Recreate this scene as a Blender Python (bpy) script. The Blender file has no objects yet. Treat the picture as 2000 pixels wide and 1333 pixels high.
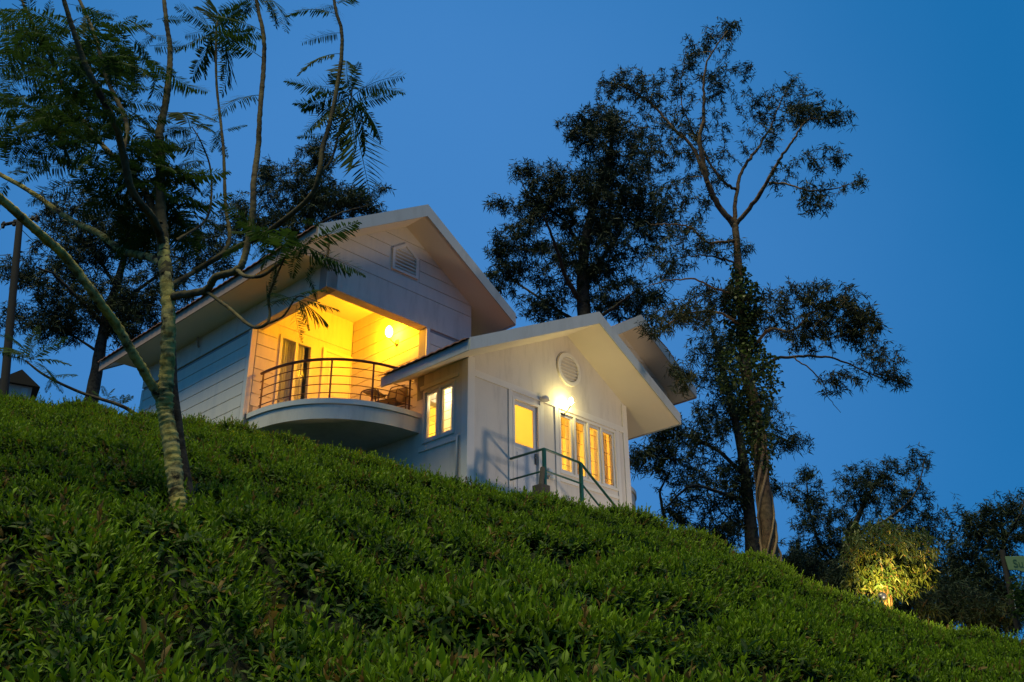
import bpy, bmesh, math, random
import numpy as np
from mathutils import Vector, Matrix

random.seed(7)
RNG = np.random.default_rng(7)
R = math.radians
scene = bpy.context.scene
COL = scene.collection

# ------------------------------------------------------------------ camera
FPX = 1944.4                       # 35 mm lens on a 36 mm wide frame of 2000 px
TH, RO, YAW = R(25.07), R(-0.42), R(45.99)
_c, _s = math.cos(TH), math.sin(TH)
FWD = np.array([0, _c, _s]); _up = np.array([0, -_s, _c]); _rt = np.array([1.0, 0, 0])
RGT = _rt * math.cos(RO) + _up * math.sin(RO)
UPV = -_rt * math.sin(RO) + _up * math.cos(RO)
cam_data = bpy.data.cameras.new('camera')
cam_data.lens = 35.0; cam_data.sensor_width = 36.0
cam_data.clip_start = 0.05; cam_data.clip_end = 3000
cam = bpy.data.objects.new('camera', cam_data); COL.objects.link(cam)
m = Matrix.Identity(4)
for i in range(3):
    m[i][0], m[i][1], m[i][2] = RGT[i], UPV[i], -FWD[i]
cam.matrix_world = m
scene.camera = cam

# ------------------------------------------------------------------ sky, sun, exposure
SUN_EL, SUN_AZ = R(70), R(-150)      # azimuth clockwise from +Y: high, behind the camera on its left
world = bpy.data.worlds.new('World'); scene.world = world; world.use_nodes = True
nt = world.node_tree; nt.nodes.clear()
wo = nt.nodes.new('ShaderNodeOutputWorld'); bg = nt.nodes.new('ShaderNodeBackground')
sky = nt.nodes.new('ShaderNodeTexSky'); sky.sky_type = 'NISHITA'; sky.sun_disc = False
sky.sun_elevation = SUN_EL; sky.sun_rotation = SUN_AZ
sky.altitude = 1500; sky.air_density = 1.0; sky.dust_density = 0.4; sky.ozone_density = 4.0
tint = nt.nodes.new('ShaderNodeMix'); tint.data_type = 'RGBA'; tint.blend_type = 'MULTIPLY'
tint.inputs[0].default_value = 1.0; tint.inputs[7].default_value = (0.22, 0.56, 0.80, 1)
flat = nt.nodes.new('ShaderNodeMix'); flat.data_type = 'RGBA'
flat.inputs[0].default_value = 0.82; flat.inputs[7].default_value = (0.40, 2.45, 6.2, 1)
tcw = nt.nodes.new('ShaderNodeTexCoord'); dp = nt.nodes.new('ShaderNodeVectorMath'); dp.operation = 'DOT_PRODUCT'
dp.inputs[1].default_value = Vector((-0.12, 0.90, 0.42)).normalized()
nt.links.new(tcw.outputs['Generated'], dp.inputs[0])
mr = nt.nodes.new('ShaderNodeMapRange'); mr.inputs['From Min'].default_value = 0.80; mr.inputs['From Max'].default_value = 1.0; mr.interpolation_type = 'SMOOTHSTEP'
nt.links.new(dp.outputs['Value'], mr.inputs['Value'])
nzw = nt.nodes.new('ShaderNodeTexNoise'); nzw.inputs['Scale'].default_value = 2.2; nzw.inputs['Detail'].default_value = 4; nt.links.new(tcw.outputs['Generated'], nzw.inputs['Vector'])
mw = nt.nodes.new('ShaderNodeMath'); mw.operation = 'MULTIPLY_ADD'; mw.inputs[1].default_value = 0.5; mw.inputs[2].default_value = -0.25; nt.links.new(nzw.outputs['Fac'], mw.inputs[0])
aw = nt.nodes.new('ShaderNodeMath'); aw.operation = 'ADD'; aw.use_clamp = True; nt.links.new(mr.outputs['Result'], aw.inputs[0]); nt.links.new(mw.outputs[0], aw.inputs[1])
glow = nt.nodes.new('ShaderNodeMix'); glow.data_type = 'RGBA'
glow.inputs[6].default_value = (0.10, 1.70, 4.60, 1); glow.inputs[7].default_value = (0.62, 2.55, 6.30, 1)
nt.links.new(aw.outputs[0], glow.inputs[0]); nt.links.new(glow.outputs[2], flat.inputs[7])
nt.links.new(sky.outputs[0], tint.inputs[6])
nt.links.new(tint.outputs[2], flat.inputs[6])
nt.links.new(flat.outputs[2], bg.inputs[0])
bg.inputs[1].default_value = 0.101
nt.links.new(bg.outputs[0], wo.inputs[0])

sd = bpy.data.lights.new('sun', 'SUN'); sd.energy = 4.0; sd.angle = R(34); sd.color = (1.0, 0.90, 0.46)
sun = bpy.data.objects.new('sun', sd); COL.objects.link(sun)
sdir = Vector((math.sin(SUN_AZ) * math.cos(SUN_EL), math.cos(SUN_AZ) * math.cos(SUN_EL), math.sin(SUN_EL)))
sun.rotation_euler = sdir.to_track_quat('Z', 'Y').to_euler()

scene.view_settings.view_transform = 'Standard'; scene.view_settings.look = 'None'
scene.view_settings.exposure = 0.0; scene.view_settings.gamma = 1.0
scene.view_settings.use_curve_mapping = False
scene.render.engine = 'CYCLES'
scene.cycles.use_denoising = True
scene.cycles.max_bounces = 6; scene.cycles.transparent_max_bounces = 12
scene.cycles.sample_clamp_indirect = 4.0
scene.cycles.caustics_reflective = False; scene.cycles.caustics_refractive = False

# ------------------------------------------------------------------ helpers
def ray(px, py):
    return FWD + RGT * (px - 1000) / FPX - UPV * (py - 666.5) / FPX

def at(px, py, Y):
    """point of the place seen at that spot of the photograph, Y metres in front of the viewpoint"""
    r = ray(px, py); return r * (Y / r[1])

def tag(o, label=None, cat=None, group=None, kind=None):
    if label: o['label'] = label
    if cat: o['category'] = cat
    if group: o['group'] = group
    if kind: o['kind'] = kind
    return o

def empty(name, loc=(0, 0, 0), rz=0.0):
    o = bpy.data.objects.new(name, None); COL.objects.link(o)
    o.location = loc; o.rotation_euler = (0, 0, rz); o.empty_display_size = 0.3
    return o

def link(name, me, mat, parent=None):
    o = bpy.data.objects.new(name, me); COL.objects.link(o)
    if mat is not None and not me.materials: me.materials.append(mat)
    if parent is not None: o.parent = parent
    return o

def np_mesh(name, verts, faces, smooth=False, attr=None):
    """mesh from an (n,3) array and an (m,3) or (m,4) index array"""
    me = bpy.data.meshes.new(name)
    verts = np.asarray(verts, np.float32); faces = np.asarray(faces, np.int32)
    k = faces.shape[1]
    me.vertices.add(len(verts)); me.vertices.foreach_set('co', verts.ravel())
    me.loops.add(faces.size); me.loops.foreach_set('vertex_index', faces.ravel())
    me.polygons.add(len(faces))
    me.polygons.foreach_set('loop_start', np.arange(0, faces.size, k, dtype=np.int32))
    me.polygons.foreach_set('loop_total', np.full(len(faces), k, np.int32))
    if smooth: me.polygons.foreach_set('use_smooth', np.ones(len(faces), bool))
    if attr is not None:
        a = me.attributes.new('tone', 'FLOAT', 'POINT'); a.data.foreach_set('value', np.asarray(attr, np.float32))
    me.update(calc_edges=True); me.validate()
    return me

class MB:
    """collects solid pieces, then makes them one mesh"""
    def __init__(s): s.v, s.f = [], []
    def add(s, vs, fs):
        n = len(s.v); s.v += [tuple(map(float, p)) for p in vs]; s.f += [tuple(n + i for i in q) for q in fs]; return s
    def box(s, x0, x1, y0, y1, z0, z1):
        vs = [(x0, y0, z0), (x1, y0, z0), (x1, y1, z0), (x0, y1, z0), (x0, y0, z1), (x1, y0, z1), (x1, y1, z1), (x0, y1, z1)]
        return s.add(vs, [(0, 3, 2, 1), (4, 5, 6, 7), (0, 1, 5, 4), (1, 2, 6, 5), (2, 3, 7, 6), (3, 0, 4, 7)])
    def prism(s, poly, y0, y1):
        """polygon of (x, z) extruded along y"""
        n = len(poly)
        vs = [(x, y0, z) for x, z in poly] + [(x, y1, z) for x, z in poly]
        fs = [tuple(range(n)), tuple(range(2 * n - 1, n - 1, -1))] + [(i, i + n, (i + 1) % n + n, (i + 1) % n) for i in range(n)]
        return s.add(vs, fs)
    def prism_z(s, poly, z0, z1):
        n = len(poly)
        vs = [(x, y, z0) for x, y in poly] + [(x, y, z1) for x, y in poly]
        fs = [tuple(range(n - 1, -1, -1)), tuple(range(n, 2 * n))] + [(i, (i + 1) % n, (i + 1) % n + n, i + n) for i in range(n)]
        return s.add(vs, fs)
    def prism_x(s, poly, x0, x1):
        """polygon of (y, z) extruded along x"""
        n = len(poly)
        vs = [(x0, y, z) for y, z in poly] + [(x1, y, z) for y, z in poly]
        fs = [tuple(range(n)), tuple(range(2 * n - 1, n - 1, -1))] + [(i, i + n, (i + 1) % n + n, (i + 1) % n) for i in range(n)]
        return s.add(vs, fs)
    def tube(s, pts, rad, sides=8, caps=True):
        v, f = tube_arrays(pts, rad, sides)
        s.add(v, [tuple(q) for q in f])
        if caps:
            n = len(s.v); k = sides
            s.f.append(tuple(range(n - k, n))); b = n - len(v); s.f.append(tuple(range(b + k - 1, b - 1, -1)))
        return s
    def lathe(s, prof, c=(0, 0, 0), n=16):
        """(r, z) profile turned about a vertical axis"""
        vs = []
        for r, z in prof:
            for i in range(n):
                a = 2 * math.pi * i / n; vs.append((c[0] + r * math.cos(a), c[1] + r * math.sin(a), c[2] + z))
        fs = []
        for j in range(len(prof) - 1):
            for i in range(n): fs.append((j * n + i, j * n + (i + 1) % n, (j + 1) * n + (i + 1) % n, (j + 1) * n + i))
        return s.add(vs, fs)
    def mesh(s, name, smooth=False):
        me = bpy.data.meshes.new(name); me.from_pydata(s.v, [], s.f); me.update()
        bm = bmesh.new(); bm.from_mesh(me); bmesh.ops.recalc_face_normals(bm, faces=bm.faces); bm.to_mesh(me); bm.free()
        if smooth: me.polygons.foreach_set('use_smooth', np.ones(len(me.polygons), bool))
        return me
    def build(s, name, mat, parent=None, smooth=False, bevel=0.0):
        o = link(name, s.mesh(name, smooth), mat, parent)
        if bevel:
            b = o.modifiers.new('bevel', 'BEVEL'); b.width = bevel; b.segments = 2; b.limit_method = 'ANGLE'
        return o

def spline(pts, step=None, n=None):
    """Catmull-Rom through the points"""
    P = np.asarray(pts, float)
    if len(P) < 3:
        t = np.linspace(0, 1, n or 6)[:, None]; return P[0] * (1 - t) + P[-1] * t
    Q = np.vstack([2 * P[0] - P[1], P, 2 * P[-1] - P[-2]]); out = []
    for i in range(1, len(Q) - 2):
        L = np.linalg.norm(Q[i + 1] - Q[i]); k = n or max(2, int(L / (step or 0.2)))
        t = np.linspace(0, 1, k, endpoint=False)[:, None]
        a, b, c, d = Q[i - 1], Q[i], Q[i + 1], Q[i + 2]
        out.append(0.5 * (2 * b + (c - a) * t + (2 * a - 5 * b + 4 * c - d) * t ** 2 + (3 * b - a - 3 * c + d) * t ** 3))
    out.append(P[-1:]); return np.vstack(out)

def tube_arrays(pts, rad, sides=8):
    P = np.asarray(pts, float); n = len(P)
    rad = np.broadcast_to(np.asarray(rad, float), (n,))
    T = np.gradient(P, axis=0); T /= np.linalg.norm(T, axis=1)[:, None] + 1e-9
    ref = np.array([0, 0, 1.0]) if abs(T[0][2]) < 0.9 else np.array([1.0, 0, 0])
    N = np.cross(T[0], ref); N /= np.linalg.norm(N)
    vs = []
    ang = np.arange(sides) * 2 * np.pi / sides
    for i in range(n):
        N = N - T[i] * (N @ T[i]); N /= np.linalg.norm(N) + 1e-9
        B = np.cross(T[i], N)
        vs.append(P[i] + rad[i] * (np.cos(ang)[:, None] * N + np.sin(ang)[:, None] * B))
    V = np.vstack(vs)
    F = []
    for i in range(n - 1):
        for j in range(sides):
            F.append((i * sides + j, i * sides + (j + 1) % sides, (i + 1) * sides + (j + 1) % sides, (i + 1) * sides + j))
    return V, np.array(F)

# ------------------------------------------------------------------ materials
def new_mat(name):
    mt = bpy.data.materials.new(name); mt.use_nodes = True
    return mt, mt.node_tree, mt.node_tree.nodes['Principled BSDF']

def mat(name, col, rough=0.6, var=0.12, scale=3.0, bump=0.0, bscale=40.0, metal=0.0, dirt=None, spec=0.5):
    mt, t, b = new_mat(name)
    b.inputs['Roughness'].default_value = rough; b.inputs['Metallic'].default_value = metal
    b.inputs['Specular IOR Level'].default_value = spec
    tc = t.nodes.new('ShaderNodeTexCoord')
    nz = t.nodes.new('ShaderNodeTexNoise'); nz.inputs['Scale'].default_value = scale; nz.inputs['Detail'].default_value = 6
    t.links.new(tc.outputs['Object'], nz.inputs['Vector'])
    mx = t.nodes.new('ShaderNodeMix'); mx.data_type = 'RGBA'
    mx.inputs[6].default_value = (*[c * (1 - var) for c in col], 1)
    mx.inputs[7].default_value = (*[min(1, c * (1 + var)) for c in col], 1)
    t.links.new(nz.outputs['Fac'], mx.inputs[0])
    out = mx.outputs[2]
    if dirt:
        n2 = t.nodes.new('ShaderNodeTexNoise'); n2.inputs['Scale'].default_value = 1.3; n2.inputs['Detail'].default_value = 9
        n2.inputs['Roughness'].default_value = 0.7
        mp = t.nodes.new('ShaderNodeMapping'); mp.inputs['Scale'].default_value = (3.0, 3.0, 0.6)
        t.links.new(tc.outputs['Object'], mp.inputs['Vector']); t.links.new(mp.outputs[0], n2.inputs['Vector'])
        rp = t.nodes.new('ShaderNodeValToRGB'); rp.color_ramp.elements[0].position = 0.48; rp.color_ramp.elements[1].position = 0.76
        rp.color_ramp.elements[1].color = (0.75, 0.75, 0.75, 1)
        t.links.new(n2.outputs['Fac'], rp.inputs[0])
        m2 = t.nodes.new('ShaderNodeMix'); m2.data_type = 'RGBA'; m2.inputs[7].default_value = (*dirt, 1)
        t.links.new(rp.outputs[0], m2.inputs[0]); t.links.new(out, m2.inputs[6]); out = m2.outputs[2]
    t.links.new(out, b.inputs['Base Color'])
    if bump:
        n3 = t.nodes.new('ShaderNodeTexNoise'); n3.inputs['Scale'].default_value = bscale; n3.inputs['Detail'].default_value = 5
        t.links.new(tc.outputs['Object'], n3.inputs['Vector'])
        bp = t.nodes.new('ShaderNodeBump'); bp.inputs['Strength'].default_value = bump; bp.inputs['Distance'].default_value = 0.02
        t.links.new(n3.outputs['Fac'], bp.inputs['Height']); t.links.new(bp.outputs[0], b.inputs['Normal'])
    return mt

def leaf_mat(name, dark, light, rough=0.5, trans=0.35, old=None, spec=0.4):
    """leaf colour between two tones by the 'tone' attribute and by a random value per copy"""
    mt, t, b = new_mat(name)
    b.inputs['Roughness'].default_value = rough; b.inputs['Specular IOR Level'].default_value = spec
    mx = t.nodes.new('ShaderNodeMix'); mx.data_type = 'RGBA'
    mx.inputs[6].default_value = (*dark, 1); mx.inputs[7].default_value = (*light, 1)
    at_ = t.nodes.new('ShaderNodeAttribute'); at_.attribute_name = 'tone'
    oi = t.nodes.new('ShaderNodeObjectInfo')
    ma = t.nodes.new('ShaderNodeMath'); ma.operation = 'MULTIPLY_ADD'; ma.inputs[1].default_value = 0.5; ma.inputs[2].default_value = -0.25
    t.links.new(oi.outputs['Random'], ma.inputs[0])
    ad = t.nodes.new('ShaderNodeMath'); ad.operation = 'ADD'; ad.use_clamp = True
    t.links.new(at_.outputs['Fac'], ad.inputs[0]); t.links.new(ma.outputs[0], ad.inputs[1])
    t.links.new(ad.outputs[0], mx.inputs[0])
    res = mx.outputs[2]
    if old:
        gt = t.nodes.new('ShaderNodeMath'); gt.operation = 'GREATER_THAN'; gt.inputs[1].default_value = 0.95; t.links.new(oi.outputs['Random'], gt.inputs[0])
        mo = t.nodes.new('ShaderNodeMix'); mo.data_type = 'RGBA'; mo.inputs[7].default_value = (*old, 1)
        t.links.new(gt.outputs[0], mo.inputs[0]); t.links.new(res, mo.inputs[6]); res = mo.outputs[2]
    t.links.new(res, b.inputs['Base Color'])
    if trans:
        tr = t.nodes.new('ShaderNodeBsdfTranslucent'); t.links.new(res, tr.inputs[0])
        ms = t.nodes.new('ShaderNodeMixShader'); ms.inputs[0].default_value = trans
        t.links.new(b.outputs[0], ms.inputs[1]); t.links.new(tr.outputs[0], ms.inputs[2])
        t.links.new(ms.outputs[0], t.nodes['Material Output'].inputs[0])
    return mt

def bark_mat(name, base, lichen, dark, scale=9.0, thr=0.5):
    mt, t, b = new_mat(name); b.inputs['Roughness'].default_value = 0.9; b.inputs['Specular IOR Level'].default_value = 0.2
    tc = t.nodes.new('ShaderNodeTexCoord')
    n1 = t.nodes.new('ShaderNodeTexNoise'); n1.inputs['Scale'].default_value = scale; n1.inputs['Detail'].default_value = 7; n1.inputs['Roughness'].default_value = 0.65
    mp = t.nodes.new('ShaderNodeMapping'); mp.inputs['Scale'].default_value = (1, 1, 1.1)
    t.links.new(tc.outputs['Object'], mp.inputs[0]); t.links.new(mp.outputs[0], n1.inputs['Vector'])
    n2 = t.nodes.new('ShaderNodeTexNoise'); n2.inputs['Scale'].default_value = scale * 0.45; n2.inputs['Detail'].default_value = 5
    t.links.new(tc.outputs['Object'], n2.inputs['Vector'])
    r1 = t.nodes.new('ShaderNodeValToRGB'); r1.color_ramp.elements[0].position = thr - 0.08; r1.color_ramp.elements[1].position = thr + 0.06
    r1.color_ramp.elements[0].color = (*dark, 1); r1.color_ramp.elements[1].color = (*base, 1)
    t.links.new(n1.outputs['Fac'], r1.inputs[0])
    r2 = t.nodes.new('ShaderNodeValToRGB'); r2.color_ramp.elements[0].position = 0.42; r2.color_ramp.elements[1].position = 0.56
    t.links.new(n2.outputs['Fac'], r2.inputs[0])
    mx = t.nodes.new('ShaderNodeMix'); mx.data_type = 'RGBA'; mx.inputs[7].default_value = (*lichen, 1)
    m3 = t.nodes.new('ShaderNodeMath'); m3.operation = 'MULTIPLY'; t.links.new(r2.outputs[0], m3.inputs[0]); t.links.new(n1.outputs['Fac'], m3.inputs[1])
    t.links.new(r1.outputs[0], mx.inputs[6]); t.links.new(m3.outputs[0], mx.inputs[0])
    t.links.new(mx.outputs[2], b.inputs['Base Color'])
    bp = t.nodes.new('ShaderNodeBump'); bp.inputs['Strength'].default_value = 0.6; bp.inputs['Distance'].default_value = 0.03
    t.links.new(n1.outputs['Fac'], bp.inputs['Height']); t.links.new(bp.outputs[0], b.inputs['Normal'])
    return mt

def glow_mat(name, col, strength):
    mt, t, b = new_mat(name)
    b.inputs['Base Color'].default_value = (*col, 1)
    b.inputs['Emission Color'].default_value = (*col, 1); b.inputs['Emission Strength'].default_value = strength
    return mt

def glass_mat(name):
    mt, t, b = new_mat(name); t.nodes.remove(b)
    tr = t.nodes.new('ShaderNodeBsdfTransparent'); tr.inputs[0].default_value = (0.92, 0.94, 0.93, 1)
    gl = t.nodes.new('ShaderNodeBsdfGlossy'); gl.inputs['Roughness'].default_value = 0.06; gl.inputs['Color'].default_value = (0.6, 0.6, 0.6, 1)
    lw = t.nodes.new('ShaderNodeLayerWeight'); lw.inputs[0].default_value = 0.5
    pw = t.nodes.new('ShaderNodeMath'); pw.operation = 'POWER'; pw.inputs[1].default_value = 5.0; t.links.new(lw.outputs['Facing'], pw.inputs[0])
    fr = t.nodes.new('ShaderNodeMath'); fr.operation = 'MULTIPLY_ADD'; fr.inputs[1].default_value = 0.45; fr.inputs[2].default_value = 0.001; t.links.new(pw.outputs[0], fr.inputs[0])
    ms = t.nodes.new('ShaderNodeMixShader')
    t.links.new(fr.outputs[0], ms.inputs[0]); t.links.new(tr.outputs[0], ms.inputs[1]); t.links.new(gl.outputs[0], ms.inputs[2])
    t.links.new(ms.outputs[0], t.nodes['Material Output'].inputs[0])
    return mt

def cloth_mat(name, col, trans=0.5):
    mt, t, b = new_mat(name)
    b.inputs['Base Color'].default_value = (*col, 1); b.inputs['Roughness'].default_value = 0.9
    tr = t.nodes.new('ShaderNodeBsdfTranslucent'); tr.inputs[0].default_value = (*col, 1)
    ms = t.nodes.new('ShaderNodeMixShader'); ms.inputs[0].default_value = trans
    t.links.new(b.outputs[0], ms.inputs[1]); t.links.new(tr.outputs[0], ms.inputs[2])
    t.links.new(ms.outputs[0], t.nodes['Material Output'].inputs[0])
    return mt

M = dict(
    wall=mat('white_wall_paint', (0.70, 0.63, 0.53), 0.75, 0.05, 2.0, 0.12, 60, dirt=(0.48, 0.42, 0.34)),
    board=mat('white_board_paint', (0.72, 0.65, 0.55), 0.65, 0.05, 1.2, 0.08, 40, dirt=(0.55, 0.52, 0.48)),
    trim=mat('white_trim_paint', (0.75, 0.69, 0.59), 0.5, 0.04, 4.0, 0.05, 50),
    groove=mat('shadow_gap_board', (0.30, 0.29, 0.28), 0.9, 0.1),
    fascia=mat('fascia_paint', (0.40, 0.42, 0.42), 0.5, 0.06, 2.5, 0.06, 30, dirt=(0.30, 0.30, 0.28)),
    fascia_brown=mat('brown_warm_lit_timber', (0.40, 0.27, 0.19), 0.6, 0.2, 5.0, 0.2, 30),  # warm light on the eaves board put into its brown; pipe shares it
    soffit=mat('soffit_paint', (0.72, 0.63, 0.50), 0.7, 0.05, 1.5, 0.05, 30),
    tile=mat('clay_roof_tile', (0.22, 0.10, 0.07), 0.85, 0.35, 6.0, 0.3, 60, dirt=(0.06, 0.06, 0.05)),
    rail=mat('dark_brown_rail_metal', (0.10, 0.035, 0.022), 0.4, 0.15, 8.0, metal=0.2),
    green=mat('green_enamel_paint', (0.008, 0.075, 0.045), 0.35, 0.2, 10.0, 0.08, 60),
    timber=mat('weathered_dark_timber', (0.06, 0.05, 0.04), 0.9, 0.3, 9.0, 0.4, 40),
    concrete=mat('grey_concrete', (0.32, 0.31, 0.30), 0.9, 0.2, 5.0, 0.3, 40),
    frame=mat('window_frame_paint', (0.62, 0.60, 0.57), 0.45, 0.05, 6.0),
    bar=mat('window_grille_iron', (0.20, 0.13, 0.06), 0.5, 0.1),
    glass=glass_mat('window_glass'),
    frosted=cloth_mat('frosted_door_glass', (0.90, 0.80, 0.35), 0.75),
    curtain=cloth_mat('cream_curtain_cloth', (0.80, 0.70, 0.52), 0.45),
    curtain_w=cloth_mat('white_curtain_cloth', (0.85, 0.84, 0.80), 0.5),
    room=mat('warm_room_plaster', (0.80, 0.66, 0.42), 0.8, 0.05, 1.0),
    furniture=mat('brown_furniture_wood', (0.22, 0.11, 0.05), 0.6, 0.2),
    chairframe=mat('chair_tube_metal', (0.09, 0.05, 0.035), 0.4, 0.1, metal=0.3),
    chairseat=mat('chair_sling_fabric', (0.16, 0.12, 0.09), 0.9, 0.15, 20),
    bulb=glow_mat('amber_lamp_glass', (1.0, 0.42, 0.006), 600.0),
    bulb_w=glow_mat('warm_white_lamp_glass', (1.0, 0.84, 0.30), 170.0),
    bulb_in=glow_mat('room_lamp_glass', (1.0, 0.57, 0.06), 330.0),
    bulb_s=glow_mat('pale_room_lamp_glass', (1.0, 0.86, 0.52), 130.0),
    lampmetal=mat('lamp_bracket_metal', (0.16, 0.15, 0.13), 0.4, 0.1, metal=0.6),
    plastic=mat('white_plastic', (0.70, 0.68, 0.62), 0.4, 0.04),
    soil=mat('dark_slope_soil', (0.030, 0.026, 0.018), 0.95, 0.4, 3.0, 0.4, 12),
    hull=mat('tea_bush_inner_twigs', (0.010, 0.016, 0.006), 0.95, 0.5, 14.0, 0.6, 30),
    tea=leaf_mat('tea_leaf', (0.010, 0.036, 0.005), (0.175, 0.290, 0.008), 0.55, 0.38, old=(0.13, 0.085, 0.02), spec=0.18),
    frond=leaf_mat('feathery_leaf', (0.010, 0.034, 0.009), (0.045, 0.085, 0.014), 0.7, 0.35, spec=0.15),
    dark=leaf_mat('dark_tree_leaf', (0.008, 0.019, 0.010), (0.028, 0.048, 0.022), 0.6, 0.2, spec=0.2),
    warm=leaf_mat('garden_lit_leaf', (0.014, 0.026, 0.010), (0.062, 0.062, 0.026), 0.6, 0.25, spec=0.2),
    vine=leaf_mat('vine_leaf', (0.014, 0.038, 0.012), (0.080, 0.115, 0.030), 0.45, 0.3),
    shrub=leaf_mat('shrub_leaf', (0.022, 0.050, 0.010), (0.100, 0.120, 0.020), 0.5, 0.35),
    bark_j=bark_mat('lichened_pale_bark', (0.40, 0.33, 0.13), (0.50, 0.41, 0.09), (0.04, 0.028, 0.014), 13.0, 0.50),
    bark_s=bark_mat('silhouetted_stem_bark', (0.085, 0.068, 0.040), (0.11, 0.095, 0.04), (0.03, 0.022, 0.014), 9.0, 0.48),  # upper stems seen dark against the sky, that darkness put into the bark
    bark_d=bark_mat('dark_bark', (0.045, 0.036, 0.028), (0.06, 0.055, 0.04), (0.014, 0.011, 0.009), 12.0),
    bark_v=bark_mat('reddish_brown_bark', (0.13, 0.075, 0.045), (0.15, 0.11, 0.06), (0.04, 0.025, 0.016), 10.0),
    root=mat('climbing_stem_bark', (0.20, 0.135, 0.075), 0.9, 0.2, 12),
    pole=mat('tarred_pole', (0.015, 0.013, 0.012), 0.9, 0.2, 8),
    wire=mat('dark_wire', (0.02, 0.02, 0.02), 0.6, 0.05),
    sign=mat('pale_green_sign_board', (0.11, 0.18, 0.08), 0.6, 0.1, 5),
    letter=mat('dark_green_lettering', (0.02, 0.07, 0.03), 0.6, 0.05),
    cottage=mat('far_cottage_wall', (0.62, 0.56, 0.46), 0.8, 0.1),
)

# ------------------------------------------------------------------ terrain
CREST = np.array([(-60, 24, 12.0), (-30, 21, 10.4), (-10.83, 19.5, 8.00), (-9.19, 19.3, 7.74), (-7.47, 18.8, 7.36), (-5.02, 17.6, 6.56), (-3.33, 17.0, 5.99),
                  (-1.99, 16.7, 5.56), (-0.75, 16.6, 5.17), (0.33, 16.4, 4.87), (1.66, 16.8, 4.73), (2.55, 17.5, 4.73), (3.76, 18.2, 4.53),
                  (4.76, 18.6, 4.23), (5.84, 18.6, 3.66), (6.56, 18.6, 3.42), (7.92, 18.6, 3.04), (9.26, 18.6, 2.70), (14, 18.6, 2.0), (60, 20, -6)])
TEA = 0.16            # shoots stand about this much above the canopy sheet
Z0 = -1.0
_ph = RNG.uniform(0, 6.28, (24, 2)); _fr = RNG.uniform(0.6, 1.0, 24); _an = RNG.uniform(0, 6.28, 24)
def noise2(x, y, f):
    s = 0
    for k in range(8):
        a = _an[k]; s = s + np.sin((x * np.cos(a) + y * np.sin(a)) * f * (0.6 + 0.25 * k) + _ph[k, 0]) / (1 + 0.35 * k)
    return s / 3.2
def crest(x, y):
    """distance and height of the brow of the hill on the bearing of (x, y)"""
    a = x / np.maximum(y, 5.0)
    return np.interp(a, CREST[:, 0] / CREST[:, 1], CREST[:, 1]), np.interp(a, CREST[:, 0] / CREST[:, 1], CREST[:, 2]) - TEA
def tea_base(x, y):
    """smooth height of the canopy: a slope up to the brow, nearly level behind it"""
    yc, zc = crest(x, y)
    t = y / yc
    up = Z0 + (zc - Z0) * t
    d = y - yc
    flatz = zc - 0.16 * np.clip(d, 0, 3.0) - 0.01 * np.clip(d - 3, 0, 40) - 0.12 * np.clip(d - 40, 0, 400)
    return np.where(t < 1, up, flatz)
def tea_rows(x, y):
    """rows of clipped bushes along the contour with narrow sunken gaps; 0 = full height, negative = gap"""
    yc, zc = crest(x, y)
    w = (yc - y) / 1.36 + 0.22 * noise2(x, y, 0.55) + 0.35
    f = w - np.floor(w)                        # 0 at the uphill side of a row, 1 at its front
    p = np.minimum(1, (1 - f) / 0.16) ** 0.6 * np.minimum(1, f / 0.10) ** 0.6
    h = -0.48 * (1 - p) + 0.28 * (f - 0.62)
    across = np.abs(np.sin(np.pi * (x / 1.5 + 0.9 * noise2(x + 31, y, 0.5) + np.floor(w) * 0.37))) ** 0.5
    h = h - 0.20 * (1 - across)
    h = h + 0.10 * noise2(x, y + 9, 2.1) + 0.05 * noise2(x + 5, y, 5.5)
    d = (yc - y) - 1.35 + 0.15 * noise2(x, y, 1.0)
    path = np.exp(-(d / 0.33) ** 2) * np.clip((x - 1.2) / 0.8, 0, 1) * np.clip((6.5 - x) / 1.5, 0, 1)
    h = h - 0.75 * path
    back = np.clip((y - yc) / 0.8, 0, 1)
    return h * (1 - back)
def tea_top(x, y): return tea_base(x, y) + tea_rows(x, y)
def ground_z(x, y): return tea_base(x, y) - 0.75
def slope_hit(px, py):
    r = ray(px, py)
    for Y in np.arange(2, 40, 0.02):
        p = r * (Y / r[1])
        if tea_base(p[0], p[1]) > p[2]: return p
    return r * 20 / r[1]

def grid_mesh(name, xs, ys, fn):
    X, Y = np.meshgrid(xs, ys); Z = fn(X, Y)
    V = np.stack([X, Y, Z], -1).reshape(-1, 3); nx, ny = len(xs), len(ys)
    i = (np.arange(ny - 1)[:, None] * nx + np.arange(nx - 1)[None]).ravel()
    return np_mesh(name, V, np.stack([i, i + 1, i + nx + 1, i + nx], 1), True)
gx = np.concatenate([np.linspace(-900, -40, 12), np.linspace(-36, 36, 130), np.linspace(40, 900, 12)])
gy = np.concatenate([np.linspace(-300, -20, 8), np.linspace(-16, 50, 130), np.linspace(60, 1200, 16)])
ground = link('ground', grid_mesh('ground', gx, gy, lambda x, y: ground_z(np.clip(x, -60, 60), np.maximum(y, -16)) - 0.0), M['soil'])
tag(ground, kind='structure')

# ------------------------------------------------------------------ tea slope (nobody could count the shoots: stuff)
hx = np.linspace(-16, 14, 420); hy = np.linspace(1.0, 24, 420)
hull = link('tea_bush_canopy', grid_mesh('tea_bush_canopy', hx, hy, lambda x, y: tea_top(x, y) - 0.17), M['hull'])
tag(hull, 'dark twiggy inside of the clipped tea bushes on the slope', 'tea bushes', kind='stuff')

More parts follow.
